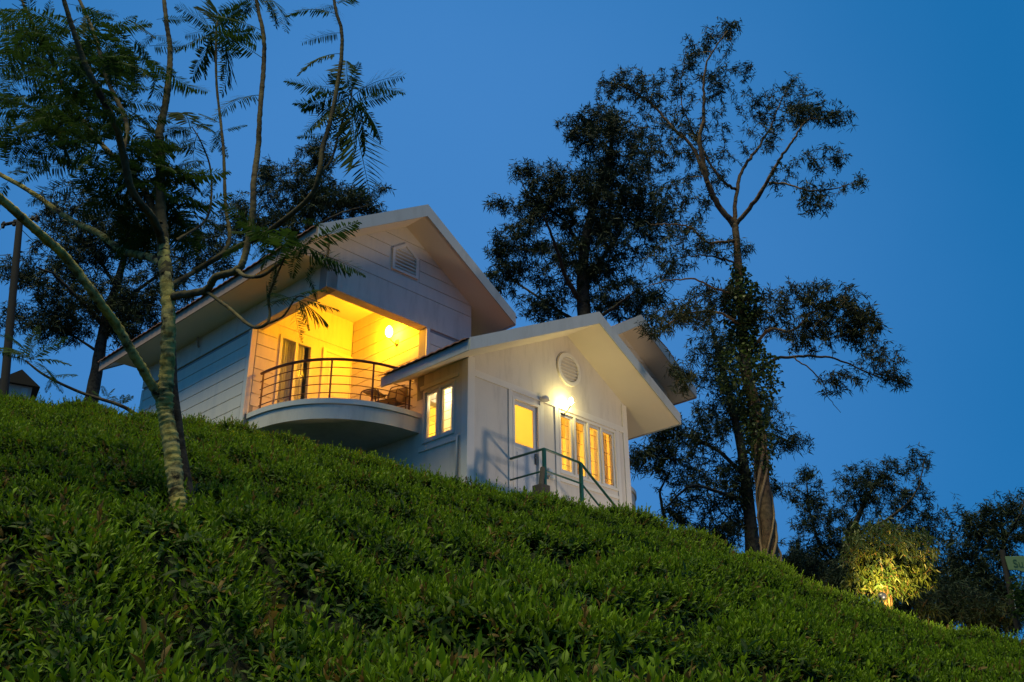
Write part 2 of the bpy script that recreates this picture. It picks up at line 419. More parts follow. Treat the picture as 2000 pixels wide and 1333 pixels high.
def leaf_arrays(L, W, fold, curl, seg=4):
    """one pointed leaf along +Y, folded on its midrib and bent; (verts, quads)"""
    t = np.linspace(0, 1, seg + 1)
    w = W * np.sin(np.pi * t ** 0.8) ** 0.9 * (1 - 0.25 * t); w[0] = 0.08 * W; w[-1] = 0.0
    y = L * t * (1 - 0.15 * curl * t); z = L * (0.18 * t - curl * 0.45 * t * t)
    V = []
    for i in range(seg + 1):
        V += [(-w[i], y[i], z[i] + fold * w[i]), (0, y[i], z[i]), (w[i], y[i], z[i] + fold * w[i])]
    F = []
    for i in range(seg):
        a = 3 * i; F += [(a, a + 1, a + 4, a + 3), (a + 1, a + 2, a + 5, a + 4)]
    return np.array(V), np.array(F)
def euler_mat(rx, rz):
    cx, sx, cz, sz = math.cos(rx), math.sin(rx), math.cos(rz), math.sin(rz)
    return np.array([[cz, -sz, 0], [sz, cz, 0], [0, 0, 1]]) @ np.array([[1, 0, 0], [0, cx, -sx], [0, sx, cx]])
def shoot_mesh(name, seed, tall):
    r = random.Random(seed); VV, FF, TT = [], [], []; n = 0
    H = r.uniform(0.10, 0.21) * (1.0 if tall else 0.35)
    k = r.randint(6, 8)
    for i in range(k):
        u = i / (k - 1)
        if tall:
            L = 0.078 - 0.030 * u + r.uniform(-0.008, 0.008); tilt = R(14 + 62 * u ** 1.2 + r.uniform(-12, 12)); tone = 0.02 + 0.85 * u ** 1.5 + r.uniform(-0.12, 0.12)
        else:
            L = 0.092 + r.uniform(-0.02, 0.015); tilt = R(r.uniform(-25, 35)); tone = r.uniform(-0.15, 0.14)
        V, F = leaf_arrays(L, L * r.uniform(0.17, 0.22), r.uniform(0.25, 0.7), r.uniform(0.0, 0.8))
        Mx = euler_mat(tilt, i * 2.4 + r.uniform(-0.4, 0.4))
        V = V @ Mx.T + np.array([0, 0, H * (u if tall else r.random())])
        VV.append(V); FF.append(F + n); n += len(V); TT += [tone] * len(V)
    if tall:
        V, F = tube_arrays(np.array([(0, 0, -0.05), (0.004, 0, H * 0.5), (0, 0.003, H * 1.02)]), [0.0026, 0.002, 0.0012], 3)
        VV.append(V); FF.append(F + n); n += len(V); TT += [0.55] * len(V)
    me = np_mesh(name, np.vstack(VV), np.vstack(FF), True, TT); me.materials.append(M['tea']); return me
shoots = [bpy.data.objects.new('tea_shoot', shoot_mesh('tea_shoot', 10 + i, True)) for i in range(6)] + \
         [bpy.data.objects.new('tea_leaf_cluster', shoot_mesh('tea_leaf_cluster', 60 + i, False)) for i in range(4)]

def scatter(n, lowleaf):
    # more of them close to the viewpoint, where single leaves show
    y = 2.2 + 17.6 * RNG.random(n) ** 0.62
    y = np.where(RNG.random(n) < 0.10, RNG.uniform(15, 21.5, n), y)
    half = 0.60 * y + 1.6
    x = RNG.uniform(-1, 1, n) * half
    k = (y < crest(x, y)[0] + 1.8)
    if not lowleaf: k &= (tea_rows(x, y) > -0.17 + 0.07 * RNG.normal(0, 1, n)) | (RNG.random(n) < 0.10)   # new shoots only on the clipped tops
    x, y = x[k], y[k]
    z = tea_top(x, y); e = 0.04
    nx = -(tea_top(x + e, y) - tea_top(x - e, y)) / (2 * e); ny = -(tea_top(x, y + e) - tea_top(x, y - e)) / (2 * e)
    nrm = np.stack([nx * 0.55, ny * 0.55, np.ones_like(nx)], 1)
    nrm[:, :2] += RNG.normal(0, 0.20 if not lowleaf else 0.35, (len(x), 2)); nrm /= np.linalg.norm(nrm, axis=1)[:, None]
    deep = np.clip(-tea_rows(x, y) / 0.3, 0, 1)
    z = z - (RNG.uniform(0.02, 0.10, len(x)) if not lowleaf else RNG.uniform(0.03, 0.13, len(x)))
    tx = np.arctan2(-nrm[:, 1], nrm[:, 2]); ty = np.arcsin(np.clip(nrm[:, 0], -1, 1))
    rot = np.stack([tx, ty, RNG.uniform(0, 6.28, len(x))], 1)
    # local spin first, then the lean: compose by hand into Euler XYZ
    cz, sz = np.cos(rot[:, 2]), np.sin(rot[:, 2])
    Zax = nrm; ref = np.stack([cz, sz, np.zeros_like(cz)], 1)
    Xax = ref - Zax * (ref * Zax).sum(1)[:, None]; Xax /= np.linalg.norm(Xax, axis=1)[:, None]
    Yax = np.cross(Zax, Xax)
    ry = np.arcsin(np.clip(-Xax[:, 2], -1, 1)); rx = np.arctan2(Yax[:, 2], Zax[:, 2]); rz = np.arctan2(Xax[:, 1], Xax[:, 0])
    patch = 1 + 0.22 * noise2(x * 1.0, y * 1.0, 1.3)
    scl = np.clip(RNG.lognormal(-0.30, 0.24, len(x)), 0.4, 1.35) * patch
    idx = RNG.integers(0, 6, len(x)) if not lowleaf else RNG.integers(6, 10, len(x))
    return np.stack([x, y, z], 1), np.stack([rx, ry, rz], 1), scl, idx
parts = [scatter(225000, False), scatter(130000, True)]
P = np.vstack([q[0] for q in parts]); RT = np.vstack([q[1] for q in parts]); SC = np.concatenate([q[2] for q in parts]); IX = np.concatenate([q[3] for q in parts])
me = bpy.data.meshes.new('tea_shoots'); me.vertices.add(len(P)); me.vertices.foreach_set('co', P.astype(np.float32).ravel())
a = me.attributes.new('rot', 'FLOAT_VECTOR', 'POINT'); a.data.foreach_set('vector', RT.astype(np.float32).ravel())
a = me.attributes.new('scl', 'FLOAT', 'POINT'); a.data.foreach_set('value', SC.astype(np.float32))
a = me.attributes.new('idx', 'INT', 'POINT'); a.data.foreach_set('value', IX.astype(np.int32))
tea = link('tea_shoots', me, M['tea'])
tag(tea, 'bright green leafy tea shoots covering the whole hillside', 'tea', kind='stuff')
ng = bpy.data.node_groups.new('set_out_shoots', 'GeometryNodeTree')
ng.interface.new_socket('Geometry', in_out='INPUT', socket_type='NodeSocketGeometry')
ng.interface.new_socket('Geometry', in_out='OUTPUT', socket_type='NodeSocketGeometry')
gi = ng.nodes.new('NodeGroupInput'); go = ng.nodes.new('NodeGroupOutput')
iop = ng.nodes.new('GeometryNodeInstanceOnPoints'); iop.inputs['Pick Instance'].default_value = True
jn = ng.nodes.new('GeometryNodeJoinGeometry')
for o in reversed(shoots):
    oi = ng.nodes.new('GeometryNodeObjectInfo'); oi.inputs['Object'].default_value = o; oi.inputs['As Instance'].default_value = True
    ng.links.new(oi.outputs['Geometry'], jn.inputs[0])
def named(nm, dt):
    n = ng.nodes.new('GeometryNodeInputNamedAttribute'); n.data_type = dt; n.inputs['Name'].default_value = nm
    return [s for s in n.outputs if s.enabled and s.name == 'Attribute'][0]
e2r = ng.nodes.new('FunctionNodeEulerToRotation')
ng.links.new(named('rot', 'FLOAT_VECTOR'), e2r.inputs[0])
ng.links.new(gi.outputs[0], iop.inputs['Points']); ng.links.new(jn.outputs[0], iop.inputs['Instance'])
ng.links.new(named('idx', 'INT'), iop.inputs['Instance Index']); ng.links.new(e2r.outputs[0], iop.inputs['Rotation'])
ng.links.new(named('scl', 'FLOAT'), iop.inputs['Scale']); ng.links.new(iop.outputs[0], go.inputs[0])
tea.modifiers.new('shoots', 'NODES').node_group = ng

# ------------------------------------------------------------------ the house
# local frame: x along the entrance front, y back into the hill, z up from the entrance floor
W0 = np.array([-0.88195, 18.25909, 8.16824]); FL = 2.75
house = empty('hillside_house', (W0[0], W0[1], W0[2] - FL), YAW)
tag(house, 'white boarded house with lit rounded balcony and two front gables on the tea slope', 'house')
H = lambda z: z + FL
BASE = -1.2                                       # walls go down into the ground
MIRV = 6.14                                       # the far half of the house mirrors the near half about x = 3.07

def hbox(mb, x0, x1, y0, y1, z0, z1): return mb.box(x0, x1, y0, y1, H(z0), H(z1))
BZ = [1.13, 1.06, 0.78, 0.49, 0.21, -0.07, -0.35, -0.63, -0.91, -1.19, -1.47, -1.75, -2.03]
GAP = 0.016

def mirror(mb, on):
    if on: mb.v = [(MIRV - x, y, z) for x, y, z in mb.v]
    return mb

AP, SL = -0.68, 0.62                              # main gable apex (x) and roof slope
ZAP = 3.35
def under(x): return ZAP - SL * abs(x - AP)       # underside of the main roof

def main_block(far):
    """one of the two gabled blocks; the far one is the near one mirrored"""
    W = lambda mb, nm, mt, par=house, **k: mirror(mb, far).build(nm, M[mt], par, **k)
    # ---- side wall with boards
    w = MB(); hbox(w, -2.59, -2.40, 3.95, 8.80, BASE - FL, 1.13)
    side = W(w, 'side_wall', 'groove')
    for i in range(1, len(BZ) - 1):
        z1, z0 = BZ[i] - GAP / 2, BZ[i + 1] + GAP / 2
        b = MB(); hbox(b, -2.62, -2.585, 4.075, 8.70, z0, z1); W(b, 'board', 'board', side, bevel=0.004)
    b = MB(); hbox(b, -2.62, -2.585, 3.93, 4.06, BASE - FL, 1.10); W(b, 'corner_board', 'trim', side)
    b = MB(); hbox(b, -2.62, -2.585, 8.715, 8.82, BASE - FL, 1.10); W(b, 'corner_board', 'trim', side)
    b = MB(); hbox(b, -2.622, -2.38, 1.30, 8.82, 1.145, 2.16); W(b, 'upper_wall', 'wall')
    b = MB(); b.prism([(-2.4, H(BASE - FL)), (1.1, H(BASE - FL)), (1.1, H(under(1.1))), (AP, H(ZAP)), (-2.4, H(under(-2.4)))], 8.66, 8.80); W(b, 'back_wall', 'wall')
    # ---- gable wall over the balcony, with boards and a louvred vent
    b = MB(); b.prism([(-2.623, H(1.142)), (1.30, H(1.142)), (1.30, H(under(1.30) + 0.02)), (AP, H(ZAP + 0.02)), (-2.623, H(under(-2.623) + 0.02))], 1.325, 1.56)
    g = W(b, 'gable_wall', 'groove')
    b = MB(); b.prism([(-2.623, H(1.1415)), (1.30, H(1.1415)), (1.30, H(1.83 - GAP / 2)), (-2.623, H(1.83 - GAP / 2))], 1.30, 1.33); W(b, 'beam_face', 'wall', g)
    b = MB(); hbox(b, -2.38, 0.0, 1.325, 1.555, 1.1405, 1.146); W(b, 'beam_underside', 'wall', g)
    zz = [1.83, 2.12, 2.41, 2.70, 2.99, 3.34]
    for i in range(5):
        z0, z1 = zz[i] + GAP / 2, zz[i + 1] - GAP / 2
        ext = lambda z: (ZAP - z) / SL
        L0, L1 = max(-2.623, AP - ext(z0)), max(-2.623, AP - ext(z1))
        R0, R1 = min(1.30, AP + ext(z0)), min(1.30, AP + ext(z1))
        if z1 < 2.9 and i > 0:
            segs = [((L0, L1), (AP - 0.42, AP - 0.42)), ((AP + 0.42, AP + 0.42), (R0, R1))]
        else:
            segs = [((L0, L1), (R0, R1))]
        for (a0, a1), (c0, c1) in segs:
            p = [(a0, H(z0)), (c0, H(z0)), (c1, H(z1)), (a1, H(z1))]
            if i == 0 and False: pass
            b = MB(); b.prism(p, 1.302, 1.33); W(b, 'board', 'board', g, bevel=0.003)
    v = MB(); v.prism([(AP - 0.42, H(2.125)), (AP + 0.42, H(2.125)), (AP + 0.42, H(2.70)), (AP + 0.30, H(2.98)), (AP - 0.30, H(2.98)), (AP - 0.42, H(2.70))], 1.312, 1.33)
    vent = W(v, 'louvre_vent', 'board', g)
    fr = MB()
    ring = [(AP - 0.36, 2.16), (AP + 0.36, 2.16), (AP + 0.36, 2.66), (AP, 2.92), (AP - 0.36, 2.66)]
    inn = [(AP - 0.29, 2.22), (AP + 0.29, 2.22), (AP + 0.29, 2.63), (AP, 2.84), (AP - 0.29, 2.63)]
    for i in range(5):
        j = (i + 1) % 5; fr.prism([(ring[i][0], H(ring[i][1])), (ring[j][0], H(ring[j][1])), (inn[j][0], H(inn[j][1])), (inn[i][0], H(inn[i][1]))], 1.265, 1.3125)
    W(fr, 'vent_frame', 'trim', g)
    for k in range(6):
        z = 2.25 + 0.085 * k; hw = 0.285 if z < 2.6 else 0.285 - (z - 2.6) * 1.3
        s = MB(); s.prism_x([(1.272, H(z)), (1.310, H(z + 0.05)), (1.3105, H(z + 0.065)), (1.272, H(z + 0.015))], AP - hw, AP + hw); W(s, 'louvre_slat', 'trim', g)
    # ---- strip of wall beside the balcony opening
    b = MB(); hbox(b, 0.0, 1.30, 1.325, 1.54, -0.5, 1.141); st = W(b, 'front_wall_strip', 'groove')
    for i in range(1, 6):
        b = MB(); hbox(b, 0.10, 1.30, 1.30, 1.33, BZ[i + 1] + GAP / 2, BZ[i] - GAP / 2); W(b, 'board', 'board', st)
    b = MB(); hbox(b, 0.0, 0.09, 1.298, 1.33, -0.5, 1.14); W(b, 'corner_board', 'trim', st)
    # ---- balcony recess
    b = MB()
    hbox(b, -2.585, -1.92, 3.955, 4.12, -0.81, 2.22); hbox(b, -1.06, 0.0, 3.955, 4.12, -0.81, 2.22)
    hbox(b, -1.92, -1.06, 3.955, 4.12, 1.22, 2.22); hbox(b, -1.92, -1.06, 4.35, 4.42, -0.81, 1.22)
    hbox(b, -2.585, 0.0, 3.955, 4.12, BASE - FL, -0.82)
    rec = W(b, 'recess_wall', 'wall')
    for i in range(0, 8):
        z1 = 1.35 - 0.28 * i
        if z1 < -0.6: break
        c = MB(); hbox(c, -2.48, -1.99, 3.93, 3.96, z1 - 0.28 + GAP, z1); W(c, 'board', 'board', rec, bevel=0.003)
    c = MB(); hbox(c, -2.622, -2.50, 3.931, 3.957, -0.81, 1.141); W(c, 'corner_board', 'trim', rec)
    c = MB(); hbox(c, -1.06, -0.01, 3.935, 3.958, 1.42, 2.20); hbox(c, -2.48, -1.06, 3.935, 3.958, 1.42, 2.20); W(c, 'wall_panel', 'wall', rec)
    b = MB(); hbox(b, 0.025, 0.20, 1.54, 3.955, BASE - FL, 2.22); q = W(b, 'lamp_wall', 'groove')
    for i in range(-3, 8):
        z1 = 1.34 - 0.28 * i
        if z1 > 2.2: z1 = 2.2
        z0 = 1.34 - 0.28 * (i + 1) + GAP
        if z0 > z1: continue
        c = MB(); hbox(c, 0.0, 0.03, 1.545, 3.93, max(z0, -0.81), z1); W(c, 'board', 'board', q, bevel=0.003)
    c = MB(); hbox(c, 0.0, 0.03, 1.30, 3.93, BASE - FL, -0.83); W(c, 'lower_panel', 'wall', q)
    b = MB(); hbox(b, -2.40, 0.03, 1.555, 3.958, 2.16, 2.24); W(b, 'balcony_ceiling', 'trim')
    # french window of the balcony
    fw = MB()
    for (x0, x1, z0, z1) in [(-1.92, -1.86, -0.80, 1.22), (-1.12, -1.06, -0.80, 1.22), (-1.86, -1.12, 1.15, 1.22), (-1.52, -1.46, -0.80, 1.15), (-1.86, -1.12, -0.80, -0.70)]:
        hbox(fw, x0, x1, 3.92, 4.02, z0, z1)
    f = W(fw, 'french_window', 'frame')
    for x0, x1 in ((-1.86, -1.52), (-1.46, -1.12)):
        p = MB(); hbox(p, x0, x1, 3.96, 3.966, -0.70, 1.15); W(p, 'pane', 'glass', f)
    c = curtain(-1.84, -1.20, 4.05, -0.75, 1.18); W(c, 'curtain', 'curtain_w', f, smooth=True)
    # closed door beside it
    d = MB()
    for (x0, x1, z0, z1) in [(-0.80, -0.72, -0.80, 1.26), (-0.02, 0.0, -0.80, 1.26), (-0.72, -0.02, 1.18, 1.26)]: hbox(d, x0, x1, 3.90, 3.956, z0, z1)
    dr = W(d, 'balcony_door', 'trim')
    p = MB(); hbox(p, -0.72, -0.02, 3.925, 3.956, -0.80, 1.18); W(p, 'door_leaf', 'board', dr)
    for z0, z1 in ((-0.65, 0.05), (0.15, 1.05)):
        p = MB(); hbox(p, -0.62, -0.12, 3.915, 3.93, z0, z1); W(p, 'door_panel', 'trim', dr, bevel=0.006)
    # ---- rounded balcony slab and its rails
    def arc(r, n=28, a0=0.0, a1=90.0):
        pts = []
        for i in range(n + 1):
            a = R(a0 + (a1 - a0) * i / n); cx, cy = math.cos(a), math.sin(a); e = 2.35
            s = (abs(cx) ** e + abs(cy) ** e) ** (-1 / e)
            pts.append((-r * s * cx, 3.93 - r * s * cy))
        return pts
    b = MB(); b.prism_z(arc(2.50) + [(0.02, 3.955)], H(-1.23), H(-0.93)); sl = W(b, 'balcony_slab', 'wall')
    b = MB(); b.prism_z(arc(2.49) + [(0.02, 3.955)], H(-0.929), H(-0.918)); W(b, 'drip_groove', 'groove', sl)
    b = MB(); b.prism_z(arc(2.535) + [(0.02, 3.955)], H(-0.917), H(-0.81)); W(b, 'slab_rim', 'trim', sl)
    rl = MB(); pts = [(x, y, H(0.12)) for x, y in arc(2.34, 40, 2, 88)]; rl.tube(pts, 0.032, 8)
    ra = W(rl, 'balcony_railing', 'rail', smooth=True)
    for k in range(4):
        t = MB(); t.tube([(x, y, H(-0.06 - 0.185 * k)) for x, y in arc(2.34, 40, 2, 88)], 0.010, 6); W(t, 'rail_wire', 'rail', ra, smooth=True)
    for a in (4, 25, 45, 65, 86):
        x, y = arc(2.34, 1, a, a)[0]
        t = MB(); t.box(x - 0.014, x + 0.014, y - 0.014, y + 0.014, H(-0.81), H(0.10)); W(t, 'post', 'rail', ra)
    # ---- roof
    Y0, Y1, EV, TK = 0.60, 9.72, 2.69, 0.20
    for s in (-1, 1):
        EV = 2.30 if far and s < 0 else 2.69
        xe = AP + s * EV; ze = ZAP - SL * EV
        b = MB(); b.prism([(AP, H(ZAP)), (xe, H(ze)), (xe, H(ze + TK)), (AP, H(ZAP + TK))], Y0 + 0.03, Y1 - 0.03)
        rf = W(b, 'roof_slope', 'soffit')
        b = MB(); b.prism([(AP, H(ZAP - 0.035)), (xe + s * 0.01, H(ze - 0.035)), (xe + s * 0.01, H(ze + TK + 0.05)), (AP, H(ZAP + TK + 0.06))], Y0, Y0 + 0.028); W(b, 'barge_board', 'fascia', rf)
        b = MB(); b.prism([(AP, H(ZAP - 0.035)), (xe + s * 0.01, H(ze - 0.035)), (xe + s * 0.01, H(ze + TK + 0.05)), (AP, H(ZAP + TK + 0.06))], Y1 - 0.028, Y1); W(b, 'barge_board', 'fascia', rf)
        b = MB(); b.box(min(xe, xe + s * 0.03), max(xe, xe + s * 0.03), Y0 + 0.031, Y1 - 0.031, H(ze - 0.04), H(ze + TK + 0.01)); W(b, 'eaves_board', 'fascia_brown' if s < 0 else 'fascia', rf)
        W(tile_sheet(AP, ZAP + TK + 0.012, xe + s * 0.09, ze + TK + 0.012 - 0.09 * SL, Y0 + 0.03, Y1 - 0.03), 'roof_tiles', 'tile', rf)['kind'] = 'stuff'
    if far: return
    b = MB(); hbox(b, -3.36, -2.622, 1.34, 8.9, 1.655, 1.672); so = W(b, 'eaves_soffit', 'soffit')
    b = MB(); b.prism([(-3.36, H(1.66)), (-2.622, H(1.66)), (-2.622, H(under(-2.622))), (-3.36, H(under(-3.36)))], 1.345, 1.36); W(b, 'soffit_end', 'soffit', so)
    t = MB(); t.tube([(-2.63, 6.2, H(1.40)), (-2.66, 6.2, H(1.44)), (-2.69, 6.2, H(1.64))], 0.022, 8); W(t, 'overflow_pipe', 'fascia_brown', so)

def curtain(x0, x1, y, z0, z1, amp=0.03, n=44):
    mb = MB(); V, F = [], []
    for i in range(n + 1):
        x = x0 + (x1 - x0) * i / n; yy = y + amp * math.sin(i * 1.35) + 0.4 * amp * math.sin(i * 0.53)
        V += [(x, yy, H(z0)), (x, yy * 0.5 + y * 0.5, H(z1))]
    for i in range(n): F.append((2 * i, 2 * i + 2, 2 * i + 3, 2 * i + 1))
    return mb.add(V, F)

def tile_sheet(xa, za, xe, ze, y0, y1):
    """courses of curved clay tiles from ridge (xa, za) to eaves (xe, ze)"""
    mb = MB(); ny = int((y1 - y0) / 0.035); L = math.hypot(xe - xa, ze - za); nc = max(3, int(L / 0.32))
    for c in range(nc):
        t0, t1 = c / nc, min(1.0, (c + 1.12) / nc)
        V, F = [], []
        for i in range(ny + 1):
            y = y0 + (y1 - y0) * i / ny; w = 0.022 * abs(math.sin(math.pi * (y - y0) / 0.22))
            for t, lift in ((t0, 0.008), (t1, 0.034)):
                V.append((xa + (xe - xa) * t, y, H(za + (ze - za) * t + w + lift)))
            V.append((xa + (xe - xa) * t1, y, H(za + (ze - za) * t1 + w + 0.012)))
        for i in range(ny): a = 3 * i; F += [(a, a + 3, a + 4, a + 1), (a + 1, a + 4, a + 5, a + 2)]
        mb.add(V, F)
    return mb

main_block(False)
main_block(True)

# ---- entrance wing
WX, WAP, WZ, WSL, WSR = 5.10, 3.07, 1.53, 0.488, 0.575
def wunder(x): return WZ - (WSL * (WAP - x) if x < WAP else WSR * (x - WAP))
DX0, DX1, DZ1 = 1.25, 2.08, -0.45
NX0, NX1, NZ0, NZ1 = 2.68, 4.64, -1.80, -0.38
b = MB()
for (x0, x1, z0, z1) in [(0, DX0, BASE - FL, -0.36), (DX1, NX0, BASE - FL, -0.36), (NX1, WX, BASE - FL, -0.36), (NX0, NX1, BASE - FL, NZ0), (NX0, NX1, NZ1, -0.36), (DX0, DX1, DZ1, -0.36), (DX0, DX1, BASE - FL, -FL)]:
    hbox(b, x0, x1, 0.0, 0.18, z0, z1)
b.prism([(0, H(-0.36)), (WX, H(-0.36)), (WX, H(wunder(WX) + 0.02)), (WAP, H(WZ + 0.02)), (0, H(wunder(0) + 0.02))], 0.0, 0.18)
front = b.build('entrance_wall', M['wall'], house)
trims = [(0.0, 0.165, BASE - FL, wunder(0.05)), (4.93, WX, BASE - FL, wunder(5.09) - 0.0), (0.165, 4.93, -0.345, -0.20), (1.135, 1.245, -2.75, -0.347), (2.085, 2.20, -2.75, -0.347), (2.56, 2.675, -2.75, -0.347), (4.65, 4.76, -2.75, -0.347), (2.68, 4.64, -1.985, -1.92)]
for x0, x1, z0, z1 in trims:
    t = MB(); hbox(t, x0, x1, -0.028, 0.001, z0, z1); t.build('trim_board', M['trim'], front, bevel=0.004)
# side walls of the wing
b = MB(); SU0, SU1, SZ0, SZ1 = 0.36, 1.32, -1.50, -0.35
for (y0, y1, z0, z1) in [(0.0, SU0, BASE - FL, 0.03), (SU1, 1.56, BASE - FL, 0.03), (SU0, SU1, BASE - FL, SZ0), (SU0, SU1, SZ1, 0.03)]:
    hbox(b, 0.001, 0.17, max(y0, 0.181), y1, z0, z1)
sw = b.build('wing_side_wall', M['wall'], house)
for (y0, y1, z0, z1) in [(0.0, 0.14, BASE - FL, 0.0), (0.26, 1.42, -0.31, -0.22), (0.26, 1.42, -1.66, -1.56)]:
    t = MB(); hbox(t, -0.026, 0.0005, y0 - (0.027 if y0 == 0 else 0), y1, z0, z1); t.build('trim_board', M['trim'], sw)
t = MB(); t.tube([(-0.05, 0.24, H(-2.7)), (-0.05, 0.24, H(-1.62)), (-0.01, 0.24, H(-1.58))], 0.022, 8); t.build('drain_pipe', M['wall'], sw, True)
b = MB(); hbox(b, WX - 0.17, WX - 0.002, 0.181, 1.6, BASE - FL, wunder(WX)); b.build('wing_side_wall', M['wall'], house)
b = MB(); hbox(b, 1.3, 4.85, 1.34, 1.5, 0.3, 1.35); b.build('link_wall', M['wall'], house)

def casement(par, x0, x1, z0, z1, y, nb=4, bars=True, vert=True, axis='x'):
    """a framed pane with a light iron grille behind; axis says along which local axis it runs"""
    def bx(a0, a1, c0, c1, zz0, zz1):
        mb = MB()
        return hbox(mb, a0, a1, c0, c1, zz0, zz1) if axis == 'x' else hbox(mb, c0, c1, a0, a1, zz0, zz1)
    s = 0.055
    fr = MB()
    for q in ((x0, x0 + s, z0, z1), (x1 - s, x1, z0, z1), (x0 + s, x1 - s, z0, z0 + s), (x0 + s, x1 - s, z1 - s, z1)):
        m_ = bx(q[0], q[1], y - 0.02, y + 0.03, q[2], q[3]); fr.add(m_.v, m_.f)
    fr.build('casement', M['frame'], par, bevel=0.004)
    bx(x0 + s, x1 - s, y + 0.003, y + 0.008, z0 + s, z1 - s).build('pane', M['glass'], par)
    if bars:
        for k in range(nb):
            z = z0 + s + (z1 - z0 - 2 * s) * (k + 0.5) / nb
            bx(x0 + s, x1 - s, y + 0.05, y + 0.058, z - 0.004, z + 0.004).build('grille_bar', M['bar'], par)
        if vert:
            xm = x0 + 0.4 * (x1 - x0); bx(xm - 0.004, xm + 0.004, y + 0.06, y + 0.067, z0 + s, z1 - s).build('grille_bar', M['bar'], par)

# front windows
b = MB()
for q in ((NX0, NX0 + 0.05, NZ0, NZ1), (NX1 - 0.05, NX1, NZ0, NZ1), (NX0 + 0.05, NX1 - 0.05, NZ0, NZ0 + 0.05), (NX0 + 0.05, NX1 - 0.05, NZ1 - 0.05, NZ1)):
    hbox(b, q[0], q[1], -0.03, 0.12, q[2], q[3])
n4 = [NX0 + 0.05 + (NX1 - NX0 - 0.1) * k / 4 for k in range(5)]
for k in (1, 2, 3): hbox(b, n4[k] - 0.03, n4[k] + 0.03, -0.035, 0.10, NZ0 + 0.05, NZ1 - 0.05)
win = b.build('front_window', M['trim'], house)
for k in range(4):
    casement(win, n4[k] + (0.03 if k else 0), n4[k + 1] - (0.03 if k < 3 else 0), NZ0 + 0.052, NZ1 - 0.052, 0.03)
curtain(3.36, 3.64, 0.24, -1.95, -0.40).build('curtain', M['curtain'], win, True)
curtain(3.20, 3.30, 0.24, -1.95, -0.40, n=14).build('curtain', M['curtain'], win, True)
curtain(4.16, 4.62, 0.24, -1.95, -0.40).build('curtain', M['curtain'], win, True)
# side window
b = MB()
for q in ((SU0, SU0 + 0.05, SZ0, SZ1), (SU1 - 0.05, SU1, SZ0, SZ1), (SU0 + 0.05, SU1 - 0.05, SZ0, SZ0 + 0.05), (SU0 + 0.05, SU1 - 0.05, SZ1 - 0.05, SZ1), (0.81, 0.87, SZ0 + 0.05, SZ1 - 0.05)):
    hbox(b, -0.03, 0.12, q[0], q[1], q[2], q[3])
swin = b.build('side_window', M['trim'], house)
casement(swin, SU0 + 0.052, 0.808, SZ0 + 0.052, SZ1 - 0.052, 0.02, nb=5, axis='y')
casement(swin, 0.872, SU1 - 0.052, SZ0 + 0.052, SZ1 - 0.052, 0.02, nb=5, axis='y')
cu = curtain(0.42, 1.28, 0.30, -1.55, -0.66, 0.018); cu.v = [(y, x, z) for x, y, z in cu.v]; cu.build('half_curtain', M['curtain_w'], swin, True)
# door
b = MB()
for q in ((DX0, DX0 + 0.06, -2.75, DZ1), (DX1 - 0.06, DX1, -2.75, DZ1), (DX0 + 0.06, DX1 - 0.06, DZ1 - 0.06, DZ1)): hbox(b, q[0], q[1], -0.03, 0.14, q[2], q[3])
door = b.build('entrance_door', M['trim'], house)
b = MB()
for q in ((DX0 + 0.062, DX0 + 0.11, -2.74, -0.512), (DX1 - 0.16, DX1 - 0.062, -2.74, -0.512), (DX0 + 0.11, DX1 - 0.16, -0.60, -0.512), (DX0 + 0.11, DX1 - 0.16, -2.74, -1.44)): hbox(b, q[0], q[1], 0.03, 0.07, q[2], q[3])
leaf = b.build('door_leaf', M['frame'], door)
b = MB(); hbox(b, DX0 + 0.11, DX1 - 0.16, 0.045, 0.053, -1.44, -0.60); b.build('frosted_pane', M['frosted'], door)
b = MB(); hbox(b, 1.42, 1.84, 0.018, 0.032, -2.60, -1.62); b.build('door_panel', M['frame'], door, bevel=0.008)
b = MB(); b.box(1.95, 1.985, -0.01, 0.03, H(-1.78), H(-1.55)); b.tube([(1.967, -0.03, H(-1.66)), (1.86, -0.035, H(-1.66))], 0.009, 6); b.build('door_handle', M['lampmetal'], door)
b = MB(); hbox(b, 1.36, 1.56, 0.022, 0.031, -1.56, -1.52); b.build('letter_plate', M['plastic'], door)
# room behind
b = MB()
hbox(b, 0.18, 4.92, 3.20, 3.30, -2.75, 0.0); hbox(b, 0.18, 0.19, 0.2, 3.2, -2.75, -1.5)
hbox(b, 4.915, 4.925, 0.2, 3.2, -2.75, 0.0); hbox(b, 0.18, 4.92, 0.19, 3.3, -2.85, -2.76); hbox(b, 0.18, 4.92, 0.19, 3.3, -0.02, 0.05)
b.build('room_lining', M['room'], house)
b = MB(); hbox(b, 3.60, 4.30, 2.6, 3.15, -2.7, -0.75); b.build('wardrobe', M['furniture'], house, bevel=0.02)
def bulb_mesh(r, h):
    return [(0.001, -h), (r * 0.55, -h * 0.9), (r * 0.95, -h * 0.4), (r, 0.0), (r * 0.8, h * 0.6), (r * 0.35, h), (0.001, h * 1.02)]
def room_lamp(x, y, z, g='bulb_in'):
    mb = MB(); mb.lathe(bulb_mesh(0.09, 0.11), (x, y, H(z))); s = mb.build('room_lamp', M[g], house, True)
    mb = MB(); mb.tube([(x, y, H(z) + 0.12), (x, y, H(-0.02))], 0.008, 6); mb.build('lamp_cord', M['lampmetal'], s)
room_lamp(1.9, 1.7, -0.62); room_lamp(3.05, 2.3, -0.70); room_lamp(0.75, 0.95, -0.45, 'bulb_s')

